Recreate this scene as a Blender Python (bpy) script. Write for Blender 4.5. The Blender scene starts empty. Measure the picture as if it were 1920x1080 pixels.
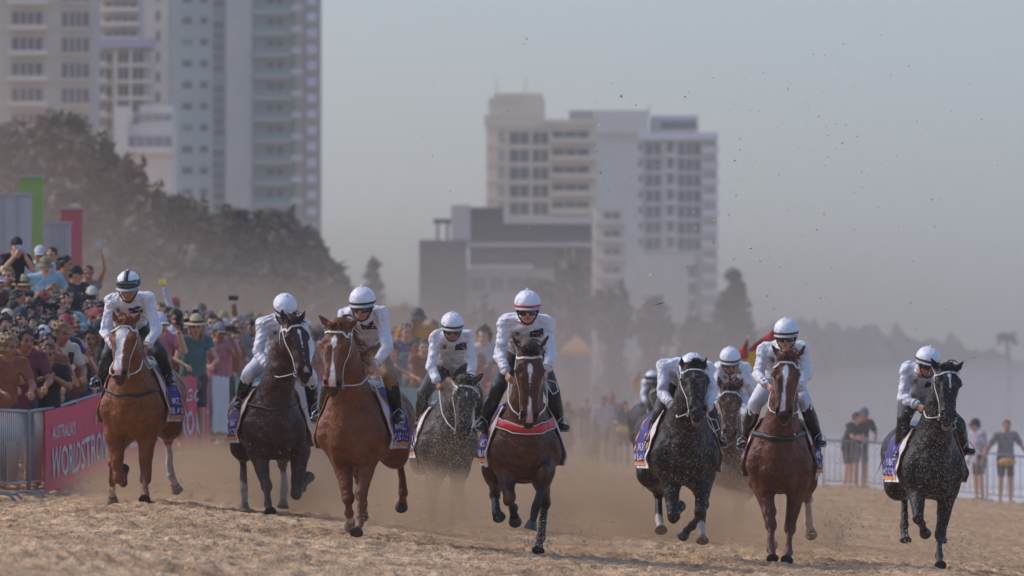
import bpy, bmesh, math, random
import numpy as np
from mathutils import Vector, Matrix
from mathutils.bvhtree import BVHTree
random.seed(7); RNG = np.random.RandomState(11)
scene = bpy.context.scene
COL = scene.collection
R = math.radians
# ---------------------------------------------------------------- camera, sky, sun, exposure
F_PX, HORIZON, CAM_Z = 16000.0, 800.0, 1.2
PITCH = math.atan((HORIZON - 540) / F_PX)
cam_d = bpy.data.cameras.new('camera'); cam = bpy.data.objects.new('camera', cam_d); COL.objects.link(cam)
cam.location = (0, 0, CAM_Z); cam.rotation_euler = (R(90) + PITCH, 0, 0)
cam_d.sensor_width = 36; cam_d.lens = F_PX / 1920 * 36
cam_d.clip_start = 1; cam_d.clip_end = 9000
cam_d.dof.use_dof = True; cam_d.dof.focus_distance = 80; cam_d.dof.aperture_fstop = 5.0
scene.camera = cam
SUN_EL, SUN_AZ = R(42), R(285)         # azimuth clockwise from +Y: from the landward side
world = bpy.data.worlds.new('World'); scene.world = world; world.use_nodes = True
wn, wl = world.node_tree.nodes, world.node_tree.links
sky = wn.new('ShaderNodeTexSky'); sky.sky_type = 'NISHITA'; sky.sun_disc = False
sky.sun_elevation = SUN_EL; sky.sun_rotation = SUN_AZ; sky.air_density = 1.0; sky.dust_density = 2.0; sky.ozone_density = 1.5
hs = wn.new('ShaderNodeHueSaturation'); hs.inputs['Saturation'].default_value = .95; hs.inputs['Value'].default_value = 1.0
wl.new(sky.outputs[0], hs.inputs['Color']); tint = wn.new('ShaderNodeMix'); tint.data_type = 'RGBA'; tint.blend_type = 'MULTIPLY'; tint.inputs[0].default_value = 1; tint.inputs[7].default_value = (.84, .94, 1.14, 1)
wl.new(hs.outputs[0], tint.inputs[6]); wl.new(tint.outputs[2], wn['Background'].inputs['Color'])
wn['Background'].inputs['Strength'].default_value = 0.125
sun_d = bpy.data.lights.new('sun', 'SUN'); sun_d.energy = 1.45; sun_d.angle = R(26); sun_d.color = (1, .87, .74)
sun = bpy.data.objects.new('sun', sun_d); COL.objects.link(sun)
_sd = Vector((math.sin(SUN_AZ) * math.cos(SUN_EL), math.cos(SUN_AZ) * math.cos(SUN_EL), math.sin(SUN_EL)))
sun.rotation_euler = _sd.to_track_quat('Z', 'Y').to_euler()
scene.view_settings.view_transform = 'Standard'; scene.view_settings.look = 'None'
scene.view_settings.exposure = 0.72; scene.view_settings.gamma = 1
scene.cycles.use_denoising = True; scene.cycles.denoising_prefilter = 'ACCURATE'
scene.cycles.max_bounces = 5; scene.cycles.volume_bounces = 1; scene.cycles.diffuse_bounces = 3
scene.cycles.glossy_bounces = 2; scene.cycles.transparent_max_bounces = 24
scene.cycles.volume_step_rate = 2.0; scene.cycles.volume_max_steps = 96

def ray(px, py):
    u = (px - 960) / F_PX; v = (540 - py) / F_PX
    return Vector((u, math.cos(PITCH) - v * math.sin(PITCH), math.sin(PITCH) + v * math.cos(PITCH)))
def P(px, py, d):
    r = ray(px, py); return Vector((0, 0, CAM_Z)) + r * (d / r.y)
def lin(h, k=1.0):
    h = h.lstrip('#'); c = [int(h[i:i + 2], 16) / 255 for i in (0, 2, 4)]
    return tuple((x / 12.92 if x <= .04045 else ((x + .055) / 1.055) ** 2.4) * k for x in c)

# ---------------------------------------------------------------- materials
MATS = {}
def mat(name, col=(.5, .5, .5), rough=.6, metal=0, spec=.5, attr=False, objcol=False, noise=0, nscale=8, bump=0, bscale=40, bdist=.02, coat=0, sheen=0, cls='GENERATED'):
    if name in MATS: return MATS[name]
    m = bpy.data.materials.new(name); m.use_nodes = True; MATS[name] = m
    n, l = m.node_tree.nodes, m.node_tree.links; b = n['Principled BSDF']
    b.inputs['Roughness'].default_value = rough; b.inputs['Metallic'].default_value = metal
    b.inputs['Specular IOR Level'].default_value = spec
    if coat: b.inputs['Coat Weight'].default_value = coat; b.inputs['Coat Roughness'].default_value = .25
    if sheen: b.inputs['Sheen Weight'].default_value = sheen
    src = None
    if attr:
        a = n.new('ShaderNodeAttribute'); a.attribute_name = 'Col'; src = a.outputs['Color']
    else:
        c = n.new('ShaderNodeRGB'); c.outputs[0].default_value = (*col, 1); src = c.outputs[0]
    def mult(s, t, f=1.0):
        x = n.new('ShaderNodeMix'); x.data_type = 'RGBA'; x.blend_type = 'MULTIPLY'; x.inputs[0].default_value = f
        l.new(s, x.inputs[6]); l.new(t, x.inputs[7]); return x.outputs[2]
    if objcol:
        o = n.new('ShaderNodeObjectInfo'); src = mult(src, o.outputs['Color'])
    tc = n.new('ShaderNodeTexCoord')
    if noise:
        t = n.new('ShaderNodeTexNoise'); t.inputs['Scale'].default_value = nscale; t.inputs['Detail'].default_value = 5
        l.new(tc.outputs['Object'], t.inputs['Vector'])
        r = n.new('ShaderNodeMapRange'); r.inputs[1].default_value = .3; r.inputs[2].default_value = .7
        r.inputs[3].default_value = 1 - noise; r.inputs[4].default_value = 1 + noise * .4
        l.new(t.outputs[0], r.inputs[0]); src = mult(src, r.outputs[0])
    l.new(src, b.inputs['Base Color'])
    if bump:
        t = n.new('ShaderNodeTexNoise'); t.inputs['Scale'].default_value = bscale; t.inputs['Detail'].default_value = 4
        l.new(tc.outputs['Object'], t.inputs['Vector'])
        bm = n.new('ShaderNodeBump'); bm.inputs['Strength'].default_value = bump; bm.inputs['Distance'].default_value = bdist
        l.new(t.outputs[0], bm.inputs['Height']); l.new(bm.outputs[0], b.inputs['Normal'])
    return m

# ---------------------------------------------------------------- object helpers
def set_cols(me, cols):
    a = me.color_attributes.new('Col', 'FLOAT_COLOR', 'POINT')
    c = np.ones((len(me.vertices), 4), np.float32); c[:, :3] = cols; a.data.foreach_set('color', c.ravel())
def make_mesh(name, verts, faces, m=None, smooth=True, cols=None, midx=None):
    me = bpy.data.meshes.new(name)
    if isinstance(faces, np.ndarray):
        verts = np.asarray(verts, np.float32); nf, k = faces.shape
        me.vertices.add(len(verts)); me.vertices.foreach_set('co', verts.ravel())
        me.loops.add(nf * k); me.loops.foreach_set('vertex_index', faces.astype(np.int32).ravel())
        me.polygons.add(nf); me.polygons.foreach_set('loop_start', np.arange(0, nf * k, k, dtype=np.int32))
        me.polygons.foreach_set('loop_total', np.full(nf, k, np.int32))
        me.update(calc_edges=True); me.validate()
    else:
        me.from_pydata([tuple(v) for v in verts], [], [tuple(f) for f in faces]); me.update()
    me.polygons.foreach_set('use_smooth', [smooth] * len(me.polygons))
    if cols is not None: set_cols(me, cols)
    if m is not None:
        for x in (m if isinstance(m, (list, tuple)) else [m]): me.materials.append(x)
    if midx is not None: me.polygons.foreach_set('material_index', np.asarray(midx, np.int32))
    return me
def obj(name, me, parent=None, loc=None, color=None):
    o = bpy.data.objects.new(name, me); COL.objects.link(o)
    if parent is not None: o.parent = parent
    if loc is not None: o.location = loc
    if color is not None: o.color = (*color, 1)
    return o
def tag(o, label=None, cat=None, group=None, kind=None):
    if label: o['label'] = label
    if cat: o['category'] = cat
    if group: o['group'] = group
    if kind: o['kind'] = kind
    return o
def empty(name, loc, rz=0, label=None, cat=None, group=None):
    o = bpy.data.objects.new(name, None); COL.objects.link(o); o.location = loc; o.rotation_euler = (0, 0, rz)
    o.empty_display_size = .2
    return tag(o, label, cat, group)

class MB:                                   # collects simple shapes into one mesh
    def __init__(s): s.v, s.f = [], []
    def add(s, v, f):
        n = len(s.v); s.v += [tuple(x) for x in v]; s.f += [tuple(i + n for i in q) for q in f]
    def box(s, lo, hi):
        (a, b, c), (d, e, g) = lo, hi
        s.add([(a, b, c), (d, b, c), (d, e, c), (a, e, c), (a, b, g), (d, b, g), (d, e, g), (a, e, g)],
              [(0, 3, 2, 1), (4, 5, 6, 7), (0, 1, 5, 4), (1, 2, 6, 5), (2, 3, 7, 6), (3, 0, 4, 7)])
    def tube(s, pts, r, n=6, flat=1.0, up=None, caps=True):
        pts = [Vector(p) for p in pts]; m = len(pts); rr = r if isinstance(r, (list, tuple)) else [r] * m
        V = []; prev = None
        for i, p in enumerate(pts):
            t = (pts[min(i + 1, m - 1)] - pts[max(i - 1, 0)])
            t = t.normalized() if t.length > 1e-9 else Vector((0, 0, 1))
            h = Vector(up[i]) if up is not None else (prev if prev is not None else (Vector((0, 0, 1)) if abs(t.z) < .9 else Vector((1, 0, 0))))
            a = t.cross(h)
            a = a.normalized() if a.length > 1e-6 else t.orthogonal().normalized()
            b = a.cross(t).normalized(); prev = b
            for k in range(n):
                w = 2 * math.pi * k / n; V.append(p + a * (math.cos(w) * rr[i]) + b * (math.sin(w) * rr[i] * flat))
        Fc = [(i * n + k, i * n + (k + 1) % n, (i + 1) * n + (k + 1) % n, (i + 1) * n + k) for i in range(m - 1) for k in range(n)]
        if caps: Fc += [tuple(range(n))[::-1], tuple((m - 1) * n + k for k in range(n))]
        s.add(V, Fc)
    def build(s, name, m, parent=None, smooth=False, **k):
        return obj(name, make_mesh(name, s.v, s.f, m, smooth), parent, **k)

# ---------------------------------------------------------------- implicit-surface modeller
def vec(a): return np.array(a, dtype=np.float64)
def nrm(a): return a / (np.linalg.norm(a) + 1e-12)
class Seg:                                   # elliptical tapered capsule; ra, rb = (along u, along v)
    def __init__(s, a, b, ra, rb, u=(1, 0, 0), rw=None):
        s.a, s.b = vec(a), vec(b)
        s.ra = vec(ra if hasattr(ra, '__len__') else (ra, ra)); s.rb = vec(rb if hasattr(rb, '__len__') else (rb, rb))
        w = s.b - s.a; s.L2 = w @ w
        w = nrm(w) if s.L2 > 1e-10 else vec((0, 0, 1.0))
        u = vec(u); u = u - w * (u @ w)
        if np.linalg.norm(u) < 1e-3: u = np.cross(w, (0, 1, 0.01))
        s.u = nrm(u); s.w = w; s.v = np.cross(w, s.u); s.rw = rw
        mr = max(s.ra.max(), s.rb.max(), rw or 0); s.lo = np.minimum(s.a, s.b) - mr; s.hi = np.maximum(s.a, s.b) + mr
    def d(s, x, y, z, tt=False):
        x = x - s.a[0]; y = y - s.a[1]; z = z - s.a[2]; ab = s.b - s.a
        t = np.clip((x * ab[0] + y * ab[1] + z * ab[2]) / max(s.L2, 1e-9), 0, 1)
        qx, qy, qz = x - ab[0] * t, y - ab[1] * t, z - ab[2] * t
        ru = s.ra[0] + (s.rb[0] - s.ra[0]) * t; rv = s.ra[1] + (s.rb[1] - s.ra[1]) * t; rm = np.minimum(ru, rv)
        rw = s.rw or rm
        k = np.sqrt(((qx * s.u[0] + qy * s.u[1] + qz * s.u[2]) / ru) ** 2 + ((qx * s.v[0] + qy * s.v[1] + qz * s.v[2]) / rv) ** 2 + ((qx * s.w[0] + qy * s.w[1] + qz * s.w[2]) / rw) ** 2)
        r = (k - 1) * rm
        return (r, t) if tt else r
class Ell:                                   # ellipsoid with axes M (rows) and radii r
    def __init__(s, c, r, M=None):
        s.c, s.r = vec(c), vec(r); s.M = np.eye(3) if M is None else np.array(M); m = s.r.max(); s.lo = s.c - m; s.hi = s.c + m
    def d(s, x, y, z, tt=False):
        x = x - s.c[0]; y = y - s.c[1]; z = z - s.c[2]; k = 0
        for i in range(3): k = k + ((x * s.M[i][0] + y * s.M[i][1] + z * s.M[i][2]) / s.r[i]) ** 2
        r = (np.sqrt(k) - 1) * s.r.min()
        return (r, np.zeros_like(r)) if tt else r
def chain(pts, rad, u=(1, 0, 0)):
    return [Seg(pts[i], pts[i + 1], rad[i], rad[i + 1], u) for i in range(len(pts) - 1)]
class Field:
    def __init__(s, vox): s.vox = vox; s.parts = []; s.sub = []
    def add(s, prims, k=.03, name=''): s.parts.append((prims if isinstance(prims, list) else [prims], k, name)); return s
    def cut(s, prim, k=.01): s.sub.append((prim, k)); return s
    def _sl(s, lo, hi):
        a = np.maximum(((lo - s.lo) / s.vox).astype(int), 0); b = np.minimum(((hi - s.lo) / s.vox).astype(int) + 2, s.n)
        return tuple(slice(i, j) for i, j in zip(a, b))
    def _g(s, sl): return s.X[sl[0]][:, None, None], s.Y[sl[1]][None, :, None], s.Z[sl[2]][None, None, :]
    def mesh(s, noise=None, inflate=0.0, clip=None):
        allp = [p for ps, _, _ in s.parts for p in ps]
        s.lo = np.min([p.lo for p in allp], 0) - 3 * s.vox - inflate; s.hi = np.max([p.hi for p in allp], 0) + 3 * s.vox + inflate
        s.n = ((s.hi - s.lo) / s.vox).astype(int) + 2
        s.X, s.Y, s.Z = [(s.lo[i] + np.arange(s.n[i]) * s.vox).astype(np.float32) for i in range(3)]
        G = np.full(s.n, .5, np.float32)
        for ps, k, _ in s.parts:
            lo = np.min([p.lo for p in ps], 0) - k - 2 * s.vox - inflate; hi = np.max([p.hi for p in ps], 0) + k + 2 * s.vox + inflate
            sl = s._sl(lo, hi); D = np.full(G[sl].shape, .5, np.float32)
            off = [q.start for q in sl]
            for p in ps:
                pl = s._sl(p.lo - k - 2 * s.vox - inflate, p.hi + k + 2 * s.vox + inflate)
                loc = tuple(slice(q.start - o, q.stop - o) for q, o in zip(pl, off))
                np.minimum(D[loc], p.d(*s._g(pl)).astype(np.float32), out=D[loc])
            A = G[sl]; h = np.maximum(k - np.abs(A - D), 0) / k if k > 0 else 0
            G[sl] = np.minimum(A, D) - h * h * k * .25
        if inflate: G -= inflate
        if noise is not None:
            x, y, z = s.X[:, None, None], s.Y[None, :, None], s.Z[None, None, :]
            G += noise(x, y, z).astype(np.float32)
        for p, k in s.sub:
            sl = s._sl(p.lo - k - 2 * s.vox, p.hi + k + 2 * s.vox); A = G[sl]; D = -p.d(*s._g(sl)).astype(np.float32)
            h = np.maximum(k - np.abs(A - D), 0) / k; G[sl] = np.maximum(A, D) + h * h * k * .25
        if clip is not None:
            x, y, z = s.X[:, None, None], s.Y[None, :, None], s.Z[None, None, :]
            G = np.maximum(G, clip(x, y, z).astype(np.float32))
        G[0], G[-1], G[:, 0], G[:, -1], G[:, :, 0], G[:, :, -1] = (.5,) * 6
        return surface_nets(G, s.lo, s.vox)
    def classify(s, V):
        x, y, z = V[:, 0], V[:, 1], V[:, 2]; best = np.full(len(V), 1e9); who = np.zeros(len(V), int); tt = np.zeros(len(V))
        names = []
        for i, (ps, k, nm) in enumerate(s.parts):
            names.append(nm)
            for j, p in enumerate(ps):
                d, t = p.d(x, y, z, True); m = d < best
                best[m] = d[m]; who[m] = i; tt[m] = j + (t[m] if hasattr(t, '__len__') else t)
        return names, who, tt
def surface_nets(G, lo, vox):
    ins = G < 0; c = np.zeros(tuple(q - 1 for q in G.shape), np.uint8)
    S = [slice(None, -1), slice(1, None)]
    for i in (0, 1):
        for j in (0, 1):
            for k in (0, 1): c += ins[S[i], S[j], S[k]]
    idx = np.argwhere((c > 0) & (c < 8)); ids = np.full(c.shape, -1, np.int32); ids[tuple(idx.T)] = np.arange(len(idx))
    co = [(i, j, k) for i in (0, 1) for j in (0, 1) for k in (0, 1)]
    val = {q: G[idx[:, 0] + q[0], idx[:, 1] + q[1], idx[:, 2] + q[2]] for q in co}
    acc = np.zeros((len(idx), 3)); cnt = np.zeros(len(idx))
    for a in co:
        for ax in range(3):
            if a[ax]: continue
            b = list(a); b[ax] = 1; b = tuple(b); va, vb = val[a], val[b]; m = (va < 0) != (vb < 0)
            t = np.where(m, va / np.where(m, va - vb, 1), 0)
            p = np.tile(np.array(a, float), (len(idx), 1)); p[:, ax] = t; acc[m] += p[m]; cnt[m] += 1
    V = lo + (idx + acc / cnt[:, None]) * vox
    Q = []
    for ax in range(3):
        a1, a2 = (ax + 1) % 3, (ax + 2) % 3
        s0 = [slice(None)] * 3; s1 = [slice(None)] * 3; s0[ax] = slice(None, -1); s1[ax] = slice(1, None)
        d = ins[tuple(s0)].astype(np.int8) - ins[tuple(s1)]
        e = np.argwhere(d != 0); sg = d[tuple(e.T)]
        e1 = np.zeros(3, int); e1[a1] = 1; e2 = np.zeros(3, int); e2[a2] = 1
        ok = (e[:, a1] > 0) & (e[:, a2] > 0) & (e[:, a1] < G.shape[a1] - 1) & (e[:, a2] < G.shape[a2] - 1); e = e[ok]; sg = sg[ok]
        q = np.stack([ids[tuple((e - e1 - e2).T)], ids[tuple((e - e2).T)], ids[tuple(e.T)], ids[tuple((e - e1).T)]], 1)
        q[sg < 0] = q[sg < 0][:, ::-1]; Q.append(q)
    return V, np.concatenate(Q)
def relax(V, Q, it=2, w=.5):
    n = len(V); a = np.concatenate([Q[:, 0], Q[:, 1], Q[:, 2], Q[:, 3]]); b = np.concatenate([Q[:, 1], Q[:, 2], Q[:, 3], Q[:, 0]])
    for _ in range(it):
        A = np.zeros((n, 3)); c = np.bincount(a, minlength=n) + np.bincount(b, minlength=n)
        for i in range(3): A[:, i] = np.bincount(a, V[b, i], n) + np.bincount(b, V[a, i], n)
        V = V * (1 - w) + w * A / np.maximum(c, 1)[:, None]
    return V
def bvh(V, Q): return BVHTree.FromPolygons(V.tolist(), Q.tolist())
def snap(tree, p, off):
    co, no, i, d = tree.find_nearest(Vector(p))
    return (co + no * off, no) if co is not None else (Vector(p), Vector((0, 0, 1)))
def strap(mb, tree, pts, w, off=.006, sub=5, thick=.28, tube_ok=True):
    P2 = []
    for i in range(len(pts) - 1):
        for k in range(sub): P2.append(Vector(pts[i]).lerp(Vector(pts[i + 1]), k / sub))
    P2.append(Vector(pts[-1]))
    q = [snap(tree, p, off) for p in P2]
    mb.tube([a for a, _ in q], w, 6, flat=thick, up=[b for _, b in q])
def fold_noise(seed, amp, sc=1.0):
    r = np.random.RandomState(seed); K = r.randn(4, 3) * 30 * sc; ph = r.rand(8) * 6.28
    def f(x, y, z):
        wx = x + .03 * np.sin(9 * z + ph[4]) + .02 * np.sin(14 * y + ph[5]); wz = z + .03 * np.sin(11 * x + ph[6])
        t = 0
        for i in range(4): t = t + np.sin(K[i, 0] * wx + K[i, 1] * y + K[i, 2] * wz + ph[i])
        return amp * (.55 - np.abs(t) * .42)
    return f
def vnoise(V, sc, seed=0):
    r = np.random.RandomState(seed); t = np.zeros(len(V))
    for i in range(5):
        k = r.randn(3) * sc * (1 + i * .5); t += np.sin(V @ k + r.rand() * 6.28)
    return t / 5
# ---------------------------------------------------------------- beach surface (height field) 
GP = [(-3.67, 85, .43), (-2.4, 85, .32), (-1.4, 77, .19), (.24, 77, .02), (2.65, 82, -.13), (4.26, 85, -.23), (-.65, 91, .12), (2.4, 97, -.03),
      (1.6, 80, -.06), (7.3, 182, -.07), (10.5, 182, -.39), (2.55, 215, .23), (-5.5, 100, .34), (-4.5, 117.5, .87), (-1.1, 158, .85), (-2.75, 138, .9),
      (-3, 50, .33), (4, 78, -.16), (0, 68, .01), (0, 30, -.2), (4, 40, -.5), (-4, 68, .36), (-7.0, 117, 2.0), (-8.0, 132, 2.8), (-12, 125, 4.2),
      (-10, 100, 1.7), (-6.7, 96, .5), (-5.2, 140, 1.4), (-3.6, 165, 1.4), (-14, 160, 4.6), (-14, 300, 5), (-6, 230, 2.2), (-2, 260, 1.2), (0, 320, 1.1),
      (6, 320, .1), (9.2, 218, -.66), (6.5, 250, -.62), (15, 200, -1.2), (11, 100, -.95), (9, 60, -1.0), (-8, 60, .7), (-9, 80, 1.0), (12, 320, -1.1), (12.5, 183, -.62), (5.5, 100, -.36), (4, 130, -.2), (0, 130, .25)]
_gp = np.array(GP); _gx = np.stack([_gp[:, 0], _gp[:, 1] / 12], 1)
_K = np.sqrt(((_gx[:, None] - _gx[None]) ** 2).sum(-1)) + .0 * np.eye(len(_gp))
_A = np.block([[-_K + .05 * np.eye(len(_gp)), np.ones((len(_gp), 1))], [np.ones((1, len(_gp))), np.zeros((1, 1))]])
_W = np.linalg.solve(_A, np.append(_gp[:, 2], 0))
def ground_np(x, y):
    x = np.clip(x, -14, 15); y = np.clip(y, 20, 330) / 12; s = np.full(x.shape, _W[-1])
    for (gx, gy), w in zip(_gx, _W[:-1]): s = s - w * np.sqrt((x - gx) ** 2 + (y - gy) ** 2 + .02)
    return s
def ground(x, y): return float(ground_np(np.array([float(x)]), np.array([float(y)]))[0])
def hash2(i, j, s):
    h = (i.astype(np.int64) * 374761393 + j.astype(np.int64) * 668265263 + s * 974634777) & 0xffffffff
    h = ((h ^ (h >> 13)) * 1274126177) & 0xffffffff; return ((h ^ (h >> 16)) & 0xffff) / 65535.0
def vn2(x, y, s=0):
    i = np.floor(x); j = np.floor(y); fx = x - i; fy = y - j; fx = fx * fx * (3 - 2 * fx); fy = fy * fy * (3 - 2 * fy)
    a, b, c, d = hash2(i, j, s), hash2(i + 1, j, s), hash2(i, j + 1, s), hash2(i + 1, j + 1, s)
    return (a * (1 - fx) + b * fx) * (1 - fy) + (c * (1 - fx) + d * fx) * fy
def build_sand():
    ys = np.concatenate([np.linspace(2, 44, 30), np.arange(45, 62, .16), np.arange(62, 108, .075), np.arange(108, 190, .25), np.geomspace(190, 340, 60), np.geomspace(350, 4200, 30)])
    xs = np.concatenate([-np.geomspace(2400, 9.5, 34), np.arange(-9, 9, .034), np.geomspace(9.5, 2400, 34)])
    X, Y = np.meshgrid(xs, ys); Z = ground_np(X, Y)
    a = np.clip((Y - 30) / 20, 0, 1) * np.clip((330 - Y) / 100, 0, 1)
    n = (vn2(X / .7, Y / 1.4, 1) - .5) * .05 + (vn2(X / .16, Y / .2, 2) - .5) * .032 + (vn2(X / .07, Y / .10, 3) - .5) * .034
    r = 1 - np.abs(vn2(X / .33, Y / .6, 5) * 2 - 1); n += (r ** 4) * .02
    # hoof and foot prints
    q = np.zeros_like(n); rr = np.random.RandomState(3)
    Xc = X; 
    for sx, sy, s, dep in ((.42, .6, 21, .045), (.3, .45, 33, .03)):
        i = np.floor(X / sx); j = np.floor(Y / sy); cx = (i + .25 + .5 * hash2(i, j, s)) * sx; cy = (j + .25 + .5 * hash2(i, j, s + 1)) * sy
        rad = .07 + .05 * hash2(i, j, s + 2); dd = np.sqrt((X - cx) ** 2 + ((Y - cy) * .7) ** 2) / rad
        on = hash2(i, j, s + 3) > .4; q += on * (-dep * np.exp(-dd ** 4) + dep * .55 * np.exp(-((dd - 1.35) / .3) ** 2))
    soft = np.clip((X + 9) / 1, 0, 1) * 0 + 1
    Z += (n * .7 + q * 1.1) * a
    H, W = X.shape; V = np.stack([X.ravel(), Y.ravel(), Z.ravel()], 1)
    k = np.arange(H * W).reshape(H, W); Q = np.stack([k[:-1, :-1], k[:-1, 1:], k[1:, 1:], k[1:, :-1]], -1).reshape(-1, 4)
    m = bpy.data.materials.new('sand'); m.use_nodes = True; nn, l = m.node_tree.nodes, m.node_tree.links; b = nn['Principled BSDF']
    b.inputs['Roughness'].default_value = .95; b.inputs['Specular IOR Level'].default_value = .15
    tc = nn.new('ShaderNodeTexCoord')
    def nz(sc, det=4, mp=None):
        t = nn.new('ShaderNodeTexNoise'); t.inputs['Scale'].default_value = sc; t.inputs['Detail'].default_value = det
        mm = nn.new('ShaderNodeMapping'); mm.inputs['Scale'].default_value = mp or (1, .5, 1); l.new(tc.outputs['Object'], mm.inputs[0]); l.new(mm.outputs[0], t.inputs['Vector']); return t
    n1, n2, n3 = nz(.9), nz(9, 8, (1, .7, 1)), nz(34, 4)
    r1 = nn.new('ShaderNodeValToRGB'); r1.color_ramp.elements[0].position = .35; r1.color_ramp.elements[1].position = .65
    r1.color_ramp.elements[0].color = (*lin('#a68461'), 1); r1.color_ramp.elements[1].color = (*lin('#caa882'), 1); l.new(n1.outputs[0], r1.inputs[0])
    r2 = nn.new('ShaderNodeMapRange'); r2.inputs[1].default_value = .35; r2.inputs[2].default_value = .62; r2.inputs[3].default_value = .6; r2.inputs[4].default_value = 1.08; l.new(n2.outputs[0], r2.inputs[0])
    mx = nn.new('ShaderNodeMix'); mx.data_type = 'RGBA'; mx.blend_type = 'MULTIPLY'; mx.inputs[0].default_value = 1; l.new(r1.outputs[0], mx.inputs[6]); l.new(r2.outputs[0], mx.inputs[7]); l.new(mx.outputs[2], b.inputs['Base Color'])
    bp = nn.new('ShaderNodeBump'); bp.inputs['Strength'].default_value = .9; bp.inputs['Distance'].default_value = .03; l.new(n3.outputs[0], bp.inputs['Height']); l.new(bp.outputs[0], b.inputs['Normal'])
    return tag(obj('beach_sand', make_mesh('beach_sand', V, Q, m)), kind='structure')
# ---------------------------------------------------------------- horses
COAT = mat('coat', rough=.48, spec=.22, attr=True, noise=.25, nscale=4, bump=.9, bscale=12, bdist=.045)
HAIR = mat('horse_hair', rough=.7, spec=.3, attr=True)
def leather(): return mat('black_leather', lin('#17161a'), rough=.28, spec=.6, bump=.3, bscale=30)
WHITE_STRAP = mat('white_strap', lin('#cdc8bd'), rough=.55)
GLOSS_EYE = mat('eye_gloss', lin('#0b0807'), rough=.08, spec=.8)
STEEL = mat('steel', lin('#a9a9aa'), rough=.3, metal=1)
def text_mesh(s, size=1.0):
    c = bpy.data.curves.new('t', 'FONT'); c.body = s; c.size = size; c.align_x = 'CENTER'; c.align_y = 'CENTER'; c.resolution_u = 2; c.offset = .012 * size
    o = bpy.data.objects.new('t', c); COL.objects.link(o); dg = bpy.context.evaluated_depsgraph_get(); dg.update()
    me = bpy.data.meshes.new_from_object(o.evaluated_get(dg)); V = np.array([v.co[:] for v in me.vertices]) if len(me.vertices) else np.zeros((0, 3))
    Fc = [tuple(p.vertices) for p in me.polygons]; bpy.data.objects.remove(o); bpy.data.curves.remove(c); bpy.data.meshes.remove(me)
    return V, Fc
class Frame:                                 # root of a horse: local <-> world, and pixels at a chosen local depth
    def __init__(s, cx, hoof_py, d, yaw):
        w = P(cx, hoof_py, d); s.o = Vector((w.x, d, ground(w.x, d))); s.yaw = R(yaw); s.c, s.s = math.cos(s.yaw), math.sin(s.yaw)
    def loc(s, px, py, yl):                  # point seen at (px,py) whose local fore-aft coordinate is yl
        r = ray(px, py); c0 = Vector((0, 0, CAM_Z)) - s.o
        # local y = s*dx + c*dy  (local +y = backwards = (sin yaw, cos yaw))
        t = (yl - (s.s * c0.x + s.c * c0.y)) / (s.s * r.x + s.c * r.y)
        w = c0 + r * t; return vec((s.c * w.x - s.s * w.y, yl, w.z))
    def reach(s, frm, px, py, L, sgn, mn=.0):        # joint at pixel, at bone length L from frm; sgn -1 forward, +1 backward
        lo, hi = (frm[1] - L, frm[1]) if sgn < 0 else (frm[1], frm[1] + L)
        best = None
        for i in range(41):
            y = lo + (hi - lo) * i / 40; p = s.loc(px, py, y); e = abs(np.linalg.norm(p - frm) - L)
            if best is None or e < best[0]: best = (e, p)
        return best[1]
HORSES_BVH = {}
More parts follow.
